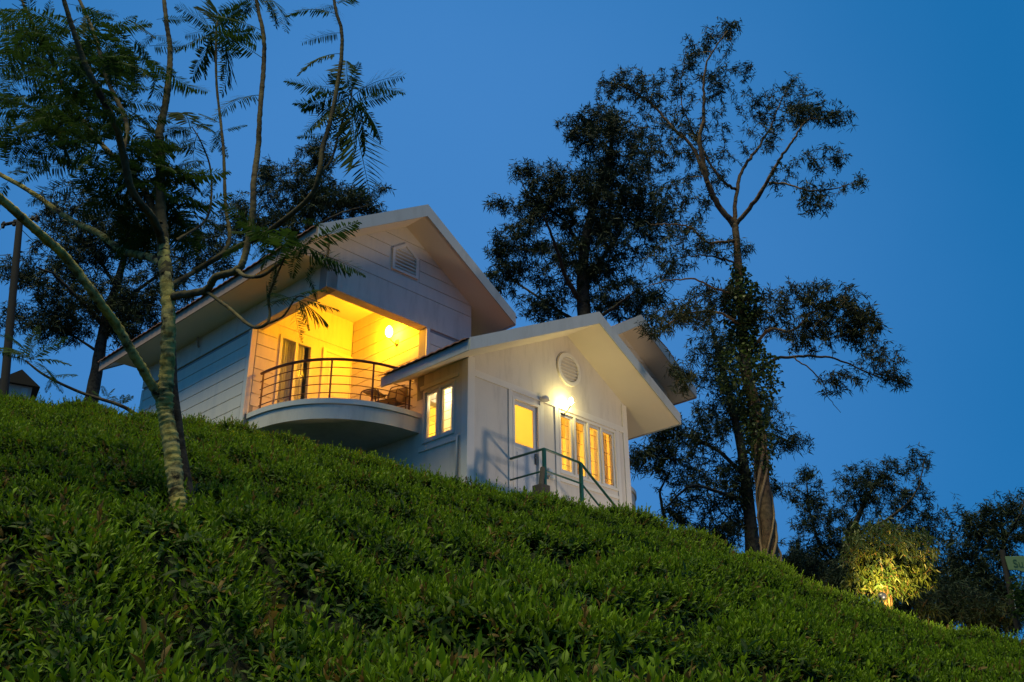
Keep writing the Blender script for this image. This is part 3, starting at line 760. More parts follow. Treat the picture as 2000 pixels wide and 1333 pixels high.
# wing roof
RY0, RY1, WEL, WER, TK = -0.97, 1.66, 3.92, 2.84, 0.20
for s, E, S in ((-1, WEL, WSL), (1, WER, WSR)):
    xe = WAP + s * E; ze = WZ - S * E
    b = MB(); b.prism([(WAP, H(WZ)), (xe, H(ze)), (xe, H(ze + TK)), (WAP, H(WZ + TK))], RY0 + 0.03, RY1); rf = b.build('wing_roof_slope', M['soffit'], house)
    b = MB(); b.prism([(WAP, H(WZ - 0.02)), (xe + s * 0.012, H(ze - 0.02)), (xe + s * 0.012, H(ze + TK + 0.04)), (WAP, H(WZ + TK + 0.07))], RY0, RY0 + 0.028); b.build('barge_board', M['fascia'], rf)
    b = MB(); b.box(min(xe, xe + s * 0.03), max(xe, xe + s * 0.03), RY0 + 0.031, RY1, H(ze - 0.02), H(ze + TK + 0.0)); b.build('eaves_board', M['fascia'], rf)
    tile_sheet(WAP, WZ + TK + 0.012, xe + s * 0.10, ze + TK + 0.012 - 0.10 * S, RY0 + 0.03, RY1).build('roof_tiles', M['tile'], rf)['kind'] = 'stuff'
# round louvre in the wing gable
cx, cz = 3.07, 0.68
b = MB(); n = 40
for i in range(n):
    a0, a1 = 2 * math.pi * i / n, 2 * math.pi * (i + 1) / n
    b.prism([(cx + 0.30 * math.cos(a0), H(cz + 0.30 * math.sin(a0))), (cx + 0.39 * math.cos(a0), H(cz + 0.39 * math.sin(a0))), (cx + 0.39 * math.cos(a1), H(cz + 0.39 * math.sin(a1))), (cx + 0.30 * math.cos(a1), H(cz + 0.30 * math.sin(a1)))], -0.05, 0.001)
rv = b.build('round_vent', M['trim'], house)
for k in range(7):
    z = cz - 0.26 + k * 0.082; hw = math.sqrt(max(0.01, 0.31 ** 2 - (z + 0.03 - cz) ** 2))
    t = MB(); t.prism_x([(-0.042, H(z)), (-0.002, H(z + 0.055)), (-0.0015, H(z + 0.068)), (-0.042, H(z + 0.014))], cx - hw, cx + hw); t.build('louvre_slat', M['trim'], rv)
# lamps on the walls
def wall_lamp(name, x, y, z, nx, ny, glow, r, h, lab, off=0.20):
    """glass shade on an arm standing off the wall in the direction (nx, ny)"""
    mb = MB(); mb.lathe(bulb_mesh(r, h), (x + nx * off, y + ny * off, H(z))); s = mb.build(name, M[glow], house, True); s['label'] = lab
    mb = MB(); mb.tube(spline([(x, y, H(z) - 0.20), (x + nx * 0.08, y + ny * 0.08, H(z) - 0.23), (x + nx * off, y + ny * off, H(z) - h - 0.02)], n=6), 0.012, 8)
    mb.box(x - 0.05 * abs(ny) + min(0, nx * 0.02), x + 0.05 * abs(ny) + max(0, nx * 0.02), y - 0.05 * abs(nx) + min(0, ny * 0.02), y + 0.05 * abs(nx) + max(0, ny * 0.02), H(z) - 0.27, H(z) - 0.13)
    mb.build('lamp_bracket', M['lampmetal'], s, True)
wall_lamp('balcony_lamp', 0.0, 2.286, 1.286, -1, 0, 'bulb', 0.085, 0.13, 'glowing amber glass lamp on the balcony wall', 0.24)
wall_lamp('entrance_lamp', 2.848, 0.0, -0.199, 0, -1, 'bulb_w', 0.055, 0.075, 'glowing warm white lamp under the round vent', 0.24)
# small fittings by the door
b = MB(); b.lathe([(0.001, 0.10), (0.06, 0.09), (0.10, 0.05), (0.11, 0.0), (0.09, -0.01), (0.001, -0.01)], (2.16, -0.10, H(-0.33)), 14); b.build('porch_cap', M['plastic'], house, True)
b = MB(); b.box(2.28, 2.40, -0.07, 0.0, H(-1.95), H(-1.80)); b.lathe([(0.045, 0), (0.06, -0.10), (0.03, -0.12), (0.001, -0.12)], (2.34, -0.10, H(-1.93)), 12); b.build('door_bell_box', M['plastic'], house)

# ---- chairs on the balcony
def chair(loc, rz, label):
    root = empty('balcony_chair', loc, rz); root.scale = (0.9, 0.9, 0.86); tag(root, label, 'chair')
    fr = MB()
    for s in (-1, 1):
        x = 0.27 * s
        fr.tube(spline([(x, -0.26, 0), (x, -0.24, 0.35), (x, -0.20, 0.60), (x, -0.08, 0.64), (x, 0.16, 0.62)], n=5), 0.014, 6)
        fr.tube(spline([(x, 0.30, 0), (x * 0.98, 0.22, 0.30), (x * 0.95, 0.24, 0.60), (x * 0.9, 0.33, 0.88)], n=5), 0.014, 6)
    fr.tube(spline([(-0.243, 0.33, 0.88), (-0.20, 0.35, 0.95), (0, 0.355, 0.965), (0.20, 0.35, 0.95), (0.243, 0.33, 0.88)], n=5), 0.014, 6)
    fr.tube([(-0.27, -0.24, 0.36), (0.27, -0.24, 0.36)], 0.012, 6); fr.tube([(-0.27, 0.22, 0.33), (0.27, 0.22, 0.33)], 0.012, 6)
    fr.build('chair_frame', M['chairframe'], root, True)
    st = MB(); V = []
    for i in range(9):
        y = -0.25 + 0.47 * i / 8; z = 0.38 - 0.045 * math.sin(math.pi * i / 8)
        V += [(-0.26, y, z), (0.26, y, z), (-0.26, y, z - 0.012), (0.26, y, z - 0.012)]
    F = []
    for i in range(8):
        a = 4 * i; F += [(a, a + 1, a + 5, a + 4), (a + 2, a + 6, a + 7, a + 3), (a, a + 4, a + 6, a + 2), (a + 1, a + 3, a + 7, a + 5)]
    st.add(V, F).build('seat', M['chairseat'], root, True)
    bk = MB(); V = []
    for i in range(7):
        t = i / 6; z = 0.46 + 0.42 * t; y = 0.235 + 0.09 * t * t + 0.02 * math.sin(math.pi * t)
        V += [(-0.25, y, z), (0.25, y, z), (-0.25, y + 0.012, z), (0.25, y + 0.012, z)]
    bk.add(V, F[:24]).build('backrest', M['chairseat'], root, True)
    return root
def hworld(x, y, z):
    c, s = math.cos(YAW), math.sin(YAW); return (W0[0] + c * x - s * y, W0[1] + s * x + c * y, W0[2] + z)
chair(hworld(-0.34, 1.98, -0.83), YAW - R(70), 'brown tube-framed chair by the lamp end of the balcony rail')
stool = empty('footstool', hworld(-0.72, 2.05, -0.81), YAW - R(70)); tag(stool, 'low brown tube-framed footstool in front of the balcony chair', 'footstool')
for y_ in (-0.2, 0.2): MB().tube(spline([(-0.22, y_, 0), (-0.21, y_, 0.36), (-0.14, y_, 0.44), (0.14, y_, 0.44), (0.21, y_, 0.36), (0.22, y_, 0)], n=5), 0.014, 6).build('tube_leg', M['chairframe'], stool, True)
MB().box(-0.15, 0.15, -0.21, 0.21, 0.395, 0.425).build('seat', M['chairseat'], stool, bevel=0.01)

# ---- entrance landing, steps and green handrail
steps = empty('entrance_steps', hworld(1.7, -0.5, -3.2), YAW)
tag(steps, 'concrete landing and steps with green handrail below the lit front door', 'steps')
SH = lambda x, y, z: (x - 1.7, y + 0.5, z + 3.2)
def sbox(nm, mt, x0, x1, y0, y1, z0, z1, par=None):
    a, c = SH(x0, y0, z0), SH(x1, y1, z1); return MB().box(a[0], c[0], a[1], c[1], a[2], c[2]).build(nm, M[mt], par or steps, bevel=0.006)
sbox('landing', 'concrete', 1.05, 2.32, -1.02, -0.03, -3.9, -2.77)
for k in range(5):
    sbox('step', 'concrete', 2.322 + 0.28 * k, 2.60 + 0.28 * k, -1.02, -0.05, -4.4, -2.77 - 0.18 * (k + 1))
sbox('step_block', 'timber', 0.86, 1.10, -1.14, -0.90, -3.2, -2.66)
st = MB().tube([SH(0.98, -1.02, -2.66), SH(1.07, -0.99, -2.28)], 0.05, 8).build('timber_stub', M['timber'], steps)
hr = MB()
def srail(pts, r): return MB().tube([SH(*p) for p in pts], r, 6)
top = srail([(1.17, -0.02, -1.85), (1.17, -0.94, -1.86), (2.26, -0.94, -1.90), (3.40, -0.94, -2.64)], 0.026).build('top_rail', M['green'], steps)
srail([(1.17, -0.02, -2.29), (1.17, -0.94, -2.30), (2.26, -0.94, -2.33), (3.40, -0.94, -3.07)], 0.020).build('middle_rail', M['green'], steps)
for x, zt, zb in ((1.17, -1.86, -2.80), (2.26, -1.90, -2.80), (3.36, -2.62, -3.6)):
    sbox('post', 'green', x - 0.032, x + 0.032, -0.972, -0.908, zb, zt)

# ------------------------------------------------------------------ trees
def unit(v): return v / (np.linalg.norm(v, axis=-1, keepdims=True) + 1e-9)

def leaf_burst(C, D, k, L, W, spread, rng, droop=0.0):
    """k narrow folded leaves bursting from every point of C around its direction D"""
    n = len(C); c = np.repeat(C, k, 0); d = np.repeat(D, k, 0)
    dirs = unit(d * (1 - spread) + spread * unit(rng.normal(0, 1, (n * k, 3))) + np.array([0, 0, -droop]) * rng.random((n * k, 1)))
    ln = L * rng.uniform(0.55, 1.25, (n * k, 1)); wd = W * rng.uniform(0.7, 1.2, (n * k, 1))
    c = c + unit(rng.normal(0, 1, (n * k, 3))) * L * 0.25 * rng.random((n * k, 1)) - d * L * rng.uniform(0, 2.4, (n * k, 1))
    side = unit(np.cross(dirs, rng.normal(0, 1, (n * k, 3))))
    nr = np.cross(side, dirs)
    mid = c + dirs * ln * 0.45
    V = np.stack([c, mid + side * wd - nr * wd * 0.4, c + dirs * ln + np.array([0, 0, -0.18]) * ln, mid - side * wd - nr * wd * 0.4], 1).reshape(-1, 3)
    F = np.arange(n * k * 4).reshape(-1, 4)
    tone = np.repeat(np.clip(np.repeat(rng.normal(0.4, 0.22, n), k) + rng.normal(0, 0.12, n * k), 0, 1), 4)
    return V, F, tone

def knobbly(V, P, sides, amp, seed):
    """swellings, ribs and knots on a tube"""
    r = np.random.default_rng(seed); n = len(P); C = np.repeat(P, sides, 0); a = np.tile(np.arange(sides) * 2 * np.pi / sides, n); t = np.repeat(np.arange(n), sides)
    k = np.zeros(n * sides)
    for q in range(7): k += np.sin(a * r.integers(1, 4) + t * r.uniform(0.1, 0.9) + r.uniform(0, 6.28)) / (1 + 0.4 * q)
    return C + (V - C) * (1 + amp * k[:, None] / 2.2 + amp * 0.5 * r.normal(0, 1, (n * sides, 1)))
def limb_pts(px, Y, zoff=None):
    """px: list of (x, y[, dY]) spots of the photograph -> smooth 3-D line near depth Y"""
    pts = [at(p[0], p[1], Y + (p[2] if len(p) > 2 else 0.0)) for p in px]
    return spline(pts, n=6)

def blob_points(blobs, Y, rng, deep=0.9):
    out = []
    for b in blobs:
        cx, cy, rx, ry, n = b[:5]; dy = b[5] if len(b) > 5 else 0.0
        c = at(cx, cy, Y + dy); s = np.linalg.norm(c) / FPX
        u = unit(rng.normal(0, 1, (n, 3))) * rng.random((n, 1)) ** (1 / 2.4)
        out.append(c + RGT * u[:, :1] * rx * s + np.array([0, 0, 1]) * u[:, 1:2] * ry * s + np.array([0, 1.0, 0]) * u[:, 2:] * (0.5 * (rx + ry)) * s * deep)
    return np.vstack(out)

def twig_net(skel, pts, rng, rmin, rmax):
    """every leaf point is joined to the nearest wood, working outwards, so that twigs branch off twigs"""
    nodes = [np.asarray(skel)]; N = np.vstack(nodes)
    d = np.min(np.linalg.norm(pts[:, None] - N[None], axis=2), axis=1)
    V, F, n = [], [], 0; dirs = np.zeros_like(pts)
    for i in np.argsort(d):
        p = pts[i]; q = np.linalg.norm(N - p, axis=1); j = int(np.argmin(q)); a = N[j]; L = q[j]
        if L < 1e-3: dirs[i] = (0, 0, 1); continue
        midp = (a + p) / 2 + rng.normal(0, 0.10, 3) * L + np.array([0, 0, 0.06 * L])
        path = np.array([a, a * 0.35 + midp * 0.55 + p * 0.10, midp * 0.5 + p * 0.45 + a * 0.05, p])
        r0 = min(rmax, rmin + 0.010 * L)
        tv, tf = tube_arrays(path, [r0, r0 * 0.8, r0 * 0.6, rmin * 0.5], 3)
        V.append(tv); F.append(tf + n); n += len(tv)
        dirs[i] = unit(p - path[2]); N = np.vstack([N, path[1:]])
    return (np.vstack(V), np.vstack(F), dirs)

def tree(name, label, cat, Y, limbs, blobs, leafpx, k, matl, bark, seed, group=None, spread=0.72, droop=0.15, wratio=0.075, twig=(0.006, 0.03), dens=1.9):
    rng = np.random.default_rng(seed)
    base = at(limbs[0][0][0][0], limbs[0][0][0][1], Y)
    root = empty(name, base); tag(root, label, cat, group)
    skel = []
    for i, (px, r0, r1) in enumerate(limbs):
        P = limb_pts(px, Y); t = np.linspace(0, 1, len(P)); P = P + rng.normal(0, 0.012, P.shape) * (i > 0)
        rad = r0 * (1 - t) + r1 * t
        if i == 0: rad = rad * (1 + 0.2 * np.exp(-t * 14))
        V, F = tube_arrays(P, rad, 10 if i == 0 else 7); V = knobbly(V, P, 10 if i == 0 else 7, 0.10, seed + i)
        link('trunk' if i == 0 else 'limb', np_mesh('trunk', V - base, F, True), bark, root)
        skel.append(P[len(P) // 3:] if i == 0 else P)
    S = np.vstack(skel)
    pts = blob_points([(b[0], b[1], b[2], b[3], max(1, int(b[4] * dens)), *b[5:]) for b in blobs], Y, rng)
    V, F, D = twig_net(S, pts, rng, *twig)
    tag(link('twigs', np_mesh('twigs', V - base, F, True), bark, root), kind='stuff')
    L = leafpx * np.linalg.norm(at(1000, 600, Y)) / FPX
    V, F, T = leaf_burst(pts - base, D, k, L, L * wratio, spread, rng, droop)
    tag(link('crown', np_mesh('crown', V, F, False, T), matl, root), kind='stuff')
    return root, pts

# tall open tree with climbing plants beside the far gable
VT = [
    ([(1507, 1100), (1497, 1010), (1489, 920), (1474, 810), (1456, 700), (1446, 590), (1441, 500), (1436, 440)], 0.165, 0.085),
    ([(1437, 446), (1428, 432), (1397, 393, -.2), (1381, 353, -.4), (1372, 308, -.5), (1367, 272, -.6), (1374, 236, -.6), (1374, 191, -.7), (1376, 141, -.8), (1392, 101, -.9), (1421, 60, -.9)], 0.095, 0.015),
    ([(1383, 360, -.4), (1352, 290, -.1), (1302, 236, .3), (1262, 195, .6), (1208, 166, .9), (1172, 162, 1.0)], 0.055, 0.012),
    ([(1437, 446), (1435, 430), (1439, 375, .3), (1451, 330, .6), (1480, 290, .9), (1507, 245, 1.2), (1520, 209, 1.4), (1548, 158, 1.5)], 0.07, 0.012),
    ([(1438, 372, .3), (1410, 353, .0), (1381, 308, .3), (1350, 250, .8), (1330, 190, 1.2), (1340, 90, 1.2)], 0.045, 0.010),
    ([(1437, 440), (1475, 393, -.4), (1502, 348, -.8), (1525, 308, -1.0), (1552, 272, -1.2), (1575, 236, -1.3), (1625, 232, -1.4)], 0.065, 0.012),
    ([(1502, 358, -.8), (1538, 360, -1.2), (1588, 373, -1.6), (1642, 366, -1.9), (1682, 352, -2.0)], 0.03, 0.008),
    ([(1437, 470), (1385, 474, -.5), (1345, 443, -1.0), (1300, 438, -1.3), (1270, 440, -1.5)], 0.04, 0.010),
    ([(1440, 515), (1390, 501, .6), (1345, 501, 1.2), (1300, 512, 1.6)], 0.03, 0.010),
    ([(1445, 575), (1403, 567, -.6), (1358, 546, -1.0), (1300, 549, -1.3), (1262, 560, -1.4)], 0.035, 0.010),
    ([(1462, 690), (1505, 644, -.6), (1548, 646, -1.0), (1600, 600, -1.4), (1650, 590, -1.6), (1700, 640, -1.7)], 0.045, 0.010),
    ([(1470, 745), (1505, 707, .5), (1548, 697, 1.0), (1613, 698, 1.5), (1657, 711, 1.8), (1713, 737, 2.0), (1765, 746, 2.1)], 0.05, 0.010),
    ([(1548, 697, 1.0), (1570, 713, .8), (1604, 742, .8), (1617, 777, .8), (1641, 805, .8)], 0.022, 0.006),
    ([(1455, 640), (1400, 610, -.8), (1340, 615, -1.4), (1280, 650, -1.9)], 0.04, 0.010),
]
VB = [(1425, 62, 28, 22, 16), (1385, 95, 45, 45, 26), (1340, 125, 28, 60, 20), (1300, 190, 70, 55, 52, .8), (1230, 165, 65, 32, 40, .8), (1190, 185, 30, 25, 16, .9), (1400, 165, 45, 45, 28),
      (1450, 140, 25, 22, 9), (1300, 290, 80, 80, 84, .4), (1380, 250, 60, 60, 26), (1470, 200, 40, 40, 20, .8), (1530, 205, 50, 45, 40, .8), (1580, 218, 48, 42, 40, -1), (1635, 230, 26, 24, 16, -1.3),
      (1553, 158, 10, 14, 4, 1.4), (1480, 270, 50, 40, 18), (1600, 318, 40, 30, 14, -1.2), (1640, 312, 20, 20, 7, -1.4), (1530, 345, 40, 26, 10, -1), (1590, 402, 42, 24, 18, -1.5), (1610, 368, 50, 14, 10, -1.6),
      (1678, 350, 16, 10, 6, -2), (1390, 335, 60, 60, 24), (1330, 395, 60, 50, 34), (1340, 465, 60, 40, 28, -.5), (1400, 490, 40, 28, 14), (1452, 490, 26, 26, 7), (1300, 520, 60, 40, 34)]
vt, _ = tree('tall_open_tree', 'tall slender tree with sparse dark crown and climber-wrapped trunk right of the house', 'tree', 22.5, VT, VB, 13, 22, M['dark'], M['bark_v'], 3, wratio=0.08, dens=1.6)
# its lower boughs, with the warm garden light painted in as browner leaves
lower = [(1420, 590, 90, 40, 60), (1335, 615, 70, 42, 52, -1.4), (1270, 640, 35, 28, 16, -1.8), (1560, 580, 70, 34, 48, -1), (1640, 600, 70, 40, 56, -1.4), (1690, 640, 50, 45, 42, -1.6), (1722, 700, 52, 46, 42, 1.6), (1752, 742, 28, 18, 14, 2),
         (1620, 650, 80, 40, 48, -1.2), (1570, 660, 50, 40, 30, -.8), (1640, 752, 50, 24, 20, .8), (1500, 620, 50, 40, 36), (1330, 760, 22, 30, 8, -2), (1340, 735, 30, 25, 10, -1.8)]
rng = np.random.default_rng(5)
pts = blob_points([(b_[0], b_[1], b_[2], b_[3], int(b_[4] * 1.6), *b_[5:]) for b_ in lower], 22.5, rng)
skel = np.vstack([limb_pts(l[0], 22.5) for l in VT[10:]] + [limb_pts(VT[9][0], 22.5)])
tb = np.array(vt.location)
V, F, D = twig_net(skel, pts, rng, 0.006, 0.03)
tag(link('twigs', np_mesh('twigs', V - tb, F, True), M['bark_v'], vt), kind='stuff')
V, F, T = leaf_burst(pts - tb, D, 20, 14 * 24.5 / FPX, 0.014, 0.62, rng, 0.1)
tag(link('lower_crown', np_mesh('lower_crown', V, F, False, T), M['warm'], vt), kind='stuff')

# climbing plant on its trunk: broad leaves above, bare stems below
climber = empty('climbing_vine', at(1500, 1080, 22.3)); tag(climber, 'broad-leaved climbing vine wrapped round the trunk of the tall tree', 'vine')
cb = np.array(climber.location)
tr = limb_pts(VT[0][0], 22.5)
rng = np.random.default_rng(11)
C = []
for i in range(5200):
    t = rng.beta(1.6, 1.5); j = 0.29 + 0.54 * t
    p = tr[int(j * (len(tr) - 1))]; wide = (0.22 + 0.62 * math.sin(math.pi * t) ** 1.2 * (0.65 + 0.35 * math.sin(17 * t))) * rng.random() ** 0.5; a = rng.uniform(0, 6.28)
    C.append(p + np.array([math.cos(a) * wide, math.sin(a) * wide, rng.uniform(-0.15, 0.15)]))
C = np.array(C); n = len(C)
lv, lf = leaf_arrays(0.105, 0.040, 0.25, 0.6)
out = np.stack([C[:, 0] - 0, C[:, 1], C[:, 2]], 1)
VV, FF, TT = [], [], []
for i in range(n):
    Mx = euler_mat(R(rng.uniform(-75, 10)), rng.uniform(0, 6.28)); s = rng.uniform(0.6, 1.35)
    VV.append(lv * s @ Mx.T + C[i] - cb); FF.append(lf + len(lv) * i); TT += [float(np.clip(rng.normal(0.42, 0.25), 0, 1))] * len(lv)
link('vine_leaves', np_mesh('vine_leaves', np.vstack(VV), np.vstack(FF), True, TT), M['vine'], climber)['kind'] = 'stuff'
for k in range(9):
    ph = rng.uniform(0, 6.28); rr = 0.24; pl = []
    for t in np.linspace(0.0, 0.60, 26):
        p = tr[int(t * (len(tr) - 1))]; a = ph + 1.6 * math.sin(t * 9 + ph); r_ = 0.172 - 0.078 * t + 0.03 * rng.random() + 0.034 * math.exp(-t * 14)
        pl.append(p + np.array([math.cos(a) * r_, math.sin(a) * r_, 0]) - cb)
    V, F = tube_arrays(spline(pl, n=3), rng.uniform(0.016, 0.034), 6); link('climbing_stem', np_mesh('climbing_stem', V, F, True), M['root'], climber)

# dense tree behind the entrance gable
tree('dense_tree', 'tall dense dark tree rising behind the entrance gable roof', 'tree', 31,
     [([(1150, 720), (1142, 640), (1138, 560), (1142, 480), (1160, 400), (1185, 330), (1200, 250)], 0.30, 0.06),
      ([(1140, 600), (1105, 540, -1), (1085, 480, -2), (1060, 420, -3)], 0.10, 0.03), ([(1140, 560), (1180, 500, 1), (1220, 440, 2), (1250, 380, 2)], 0.10, 0.03),
      ([(1141, 640), (1080, 600, 1), (1020, 560, 2), (980, 530, 2)], 0.08, 0.02), ([(1142, 500), (1100, 430, .5), (1040, 390, 1), (1010, 340, 1)], 0.08, 0.02), ([(1142, 640), (1200, 600, -1), (1240, 570, -2)], 0.08, 0.02)],
     [(1200, 300, 90, 85, 130), (1150, 400, 95, 75, 130), (1080, 365, 60, 55, 62), (1010, 480, 55, 55, 60), (1040, 415, 45, 45, 36), (1100, 520, 85, 65, 80), (1200, 480, 90, 85, 110), (1230, 585, 80, 45, 70),
      (958, 400, 14, 10, 4), (985, 400, 20, 14, 6), (980, 545, 35, 45, 28), (1060, 600, 60, 35, 32), (1130, 250, 42, 40, 34), (1180, 225, 50, 32, 30), (1285, 420, 50, 60, 44), (1240, 385, 60, 70, 60), (1025, 330, 25, 18, 12), (965, 490, 22, 14, 6)],
     14, 24, M['dark'], M['bark_d'], 21, group='dark trees behind the house', dens=2.4)
# tree behind the climber-wrapped one
tree('shaded_tree', 'dark leafy tree standing low behind the climber-wrapped trunk', 'tree', 28,
     [([(1472, 1090), (1463, 1000), (1452, 900), (1432, 800), (1405, 700), (1390, 640)], 0.20, 0.05), ([(1455, 930), (1400, 880, 1), (1340, 850, 2), (1280, 830, 2)], 0.07, 0.02), ([(1460, 980), (1400, 960, -1), (1350, 950, -2), (1300, 990, -2)], 0.06, 0.02),
      ([(1452, 890), (1500, 850, 1), (1550, 868, 1)], 0.05, 0.015), ([(1466, 1040), (1420, 1010, .5), (1390, 980, 1)], 0.04, 0.01), ([(1298, 1020), (1290, 960), (1310, 920)], 0.05, 0.02)],
     [(1400, 700, 65, 75, 80), (1350, 855, 85, 55, 90), (1290, 830, 40, 40, 30), (1275, 895, 45, 40, 34), (1375, 950, 90, 55, 84), (1325, 1005, 50, 35, 26), (1440, 1000, 36, 50, 26), (1500, 820, 45, 55, 36), (1552, 868, 36, 20, 18),
      (1240, 885, 26, 28, 14), (1410, 790, 60, 50, 50), (1520, 960, 25, 30, 10), (1450, 930, 40, 40, 24)],
     13, 22, M['dark'], M['bark_d'], 22, group='dark trees behind the house')
# trees on the right skyline
tree('spreading_tree', 'broad dark tree behind the spotlit shrub', 'tree', 33,
     [([(1640, 1200), (1645, 1120), (1660, 1050), (1690, 980), (1720, 930)], 0.16, 0.04), ([(1645, 1120), (1600, 1060, 1), (1580, 990, 1), (1575, 930, 1)], 0.07, 0.02), ([(1660, 1050), (1740, 1010, -1), (1790, 960, -1), (1805, 900, -1)], 0.06, 0.015), ([(1650, 1100), (1740, 1070, 1), (1820, 1045, 2)], 0.05, 0.015)],
     [(1585, 990, 55, 60, 66), (1675, 950, 55, 48, 54), (1735, 930, 45, 40, 36), (1760, 1000, 75, 65, 84), (1640, 1060, 90, 65, 110), (1560, 1100, 45, 60, 60), (1825, 1040, 45, 34, 24), (1800, 905, 26, 20, 9), (1700, 1100, 100, 50, 80), (1572, 925, 20, 20, 10), (1790, 885, 14, 10, 4), (1560, 1130, 60, 40, 90), (1640, 1140, 70, 40, 100), (1830, 1110, 60, 60, 90), (1760, 1150, 90, 40, 100)],
     11, 22, M['dark'], M['bark_d'], 23, group='dark trees on the right skyline')
tree('spreading_tree', 'dark tree at the right edge behind the sign board', 'tree', 30,
     [([(1985, 1230), (1972, 1150), (1962, 1080), (1955, 1000)], 0.12, 0.03), ([(1965, 1100), (1920, 1050, 1), (1885, 1010, 1)], 0.05, 0.015), ([(1960, 1060), (1990, 1010, -1), (2000, 975, -1)], 0.04, 0.012)],
     [(1950, 1030, 55, 45, 66), (1900, 1018, 45, 36, 40), (1992, 990, 26, 26, 18), (1930, 1110, 65, 55, 84), (1880, 1090, 36, 55, 34), (2040, 1050, 60, 70, 60), (1985, 1180, 50, 30, 60), (1900, 1160, 60, 40, 110), (1860, 1150, 40, 40, 50)],
     12, 22, M['dark'], M['bark_d'], 24, group='dark trees on the right skyline')
for bx_, by_, bY, rx_, ry_, n_, lab in [(1560, 1120, 25, 55, 45, 90, 'dark bush at the foot of the climber-wrapped tree'), (1650, 1140, 27, 60, 45, 100, 'dark bush left of the spotlit shrub'),
                                  (1850, 1185, 25, 75, 50, 170, 'dark bush between the spotlit shrub and the sign board'), (1775, 1192, 24, 70, 40, 140, 'dark bush low behind the spotlit shrub'), (1935, 1205, 24, 65, 45, 150, 'dark bush on the brow just left of the sign post'), (1400, 1045, 26, 60, 35, 80, 'dark bush behind the brow between house and tall tree')]:
    tree('dark_bush', lab, 'bush', bY, [([(bx_, by_ + ry_ + 25), (bx_, by_ + 20), (bx_ + 4, by_ - 10)], 0.05, 0.02), ([(bx_, by_ + 30), (bx_ - 25, by_, .4), (bx_ - 35, by_ - 20, .6)], 0.03, 0.012), ([(bx_, by_ + 30), (bx_ + 25, by_, -.4), (bx_ + 35, by_ - 20, -.6)], 0.03, 0.012)],
         [(bx_, by_, rx_, ry_, n_)], 12, 18, M['dark'], M['bark_d'], int(bx_), group='dark bushes along the brow')
# trees on the left
tree('leaning_dark_tree', 'dark broad-crowned tree with leaning trunk behind the left end of the house', 'tree', 29,
     [([(170, 830), (180, 770), (195, 690), (208, 620), (232, 540), (255, 460)], 0.24, 0.08), ([(206, 640), (150, 580, -1), (110, 540, -1.5), (70, 520, -2)], 0.08, 0.02), ([(212, 610), (280, 560, 1), (330, 520, 1), (400, 480, 1)], 0.08, 0.02), ([(225, 560), (180, 480, 1), (150, 420, 1)], 0.07, 0.02), ([(195, 690), (130, 650, .5), (90, 640, 1)], 0.05, 0.015)],
     [(150, 480, 85, 55, 84), (110, 560, 60, 50, 48), (200, 600, 100, 60, 120), (95, 640, 60, 40, 44), (250, 450, 80, 75, 96), (270, 640, 55, 50, 50), (170, 400, 85, 40, 50), (40, 530, 50, 28, 28), (330, 560, 60, 70, 60), (420, 490, 60, 60, 52), (90, 420, 40, 24, 12), (20, 620, 25, 30, 12), (330, 460, 60, 60, 50)],
     14, 24, M['dark'], M['bark_d'], 25, group='dark trees behind the house', dens=2.4)
tree('dense_tree', 'dark leafy tree showing above the left slope of the main roof', 'tree', 33,
     [([(600, 600), (596, 520), (600, 450), (615, 380), (625, 300)], 0.18, 0.04), ([(598, 470), (550, 420, 1), (520, 370, 1)], 0.06, 0.02), ([(600, 450), (660, 420, -1), (720, 400, -1)], 0.06, 0.02), ([(600, 500), (520, 470, 1), (470, 440, 1)], 0.06, 0.02)],
     [(560, 370, 65, 55, 80), (640, 395, 75, 45, 90), (700, 395, 45, 30, 36), (480, 425, 50, 55, 56), (620, 310, 45, 45, 40), (735, 420, 18, 16, 8), (745, 365, 12, 10, 4), (520, 330, 26, 26, 12), (560, 450, 70, 40, 60)],
     13, 24, M['dark'], M['bark_d'], 26, group='dark trees behind the house', dens=2.4)

# shrub lit by a spotlight at the right
rng = np.random.default_rng(31)
sb = at(1735, 1175, 20.6); shrub = empty('garden_shrub', sb); tag(shrub, 'rounded weeping shrub glowing yellow in a garden spotlight', 'shrub')
pts = blob_points([(1740, 1090, 92, 62, 330), (1720, 1060, 70, 40, 120), (1790, 1110, 40, 40, 90), (1700, 1120, 45, 35, 90), (1735, 1140, 90, 30, 220)], 20.6, rng)
stems = np.vstack([spline([sb, sb + np.array([a * 0.3, b_ * 0.3, 0.4]), sb + np.array([a, b_, 0.8])], n=6) for a, b_ in ((-.5, .1), (.5, .2), (0, -.3), (.1, .5), (-.2, .3))])
V, F, D = twig_net(stems, pts, rng, 0.005, 0.02); link('stems', np_mesh('stems', V - sb, F, True), M['bark_v'], shrub)
for a, b_ in ((-.5, .1), (.5, .2), (0, -.3), (.1, .5), (-.2, .3)):
    V, F = tube_arrays(spline([sb + np.array([0, 0, -0.6]), sb + np.array([a * 0.3, b_ * 0.3, 0.4]), sb + np.array([a, b_, 0.8])], n=6), 0.025, 6); link('stem', np_mesh('stem', V - sb, F, True), M['bark_v'], shrub)
V, F, T = leaf_burst(pts - sb, D * 0.4 + np.array([0, 0, -0.5]), 9, 0.15, 0.017, 0.5, rng, 0.5); link('foliage', np_mesh('foliage', V, F, False, T), M['shrub'], shrub)['kind'] = 'stuff'
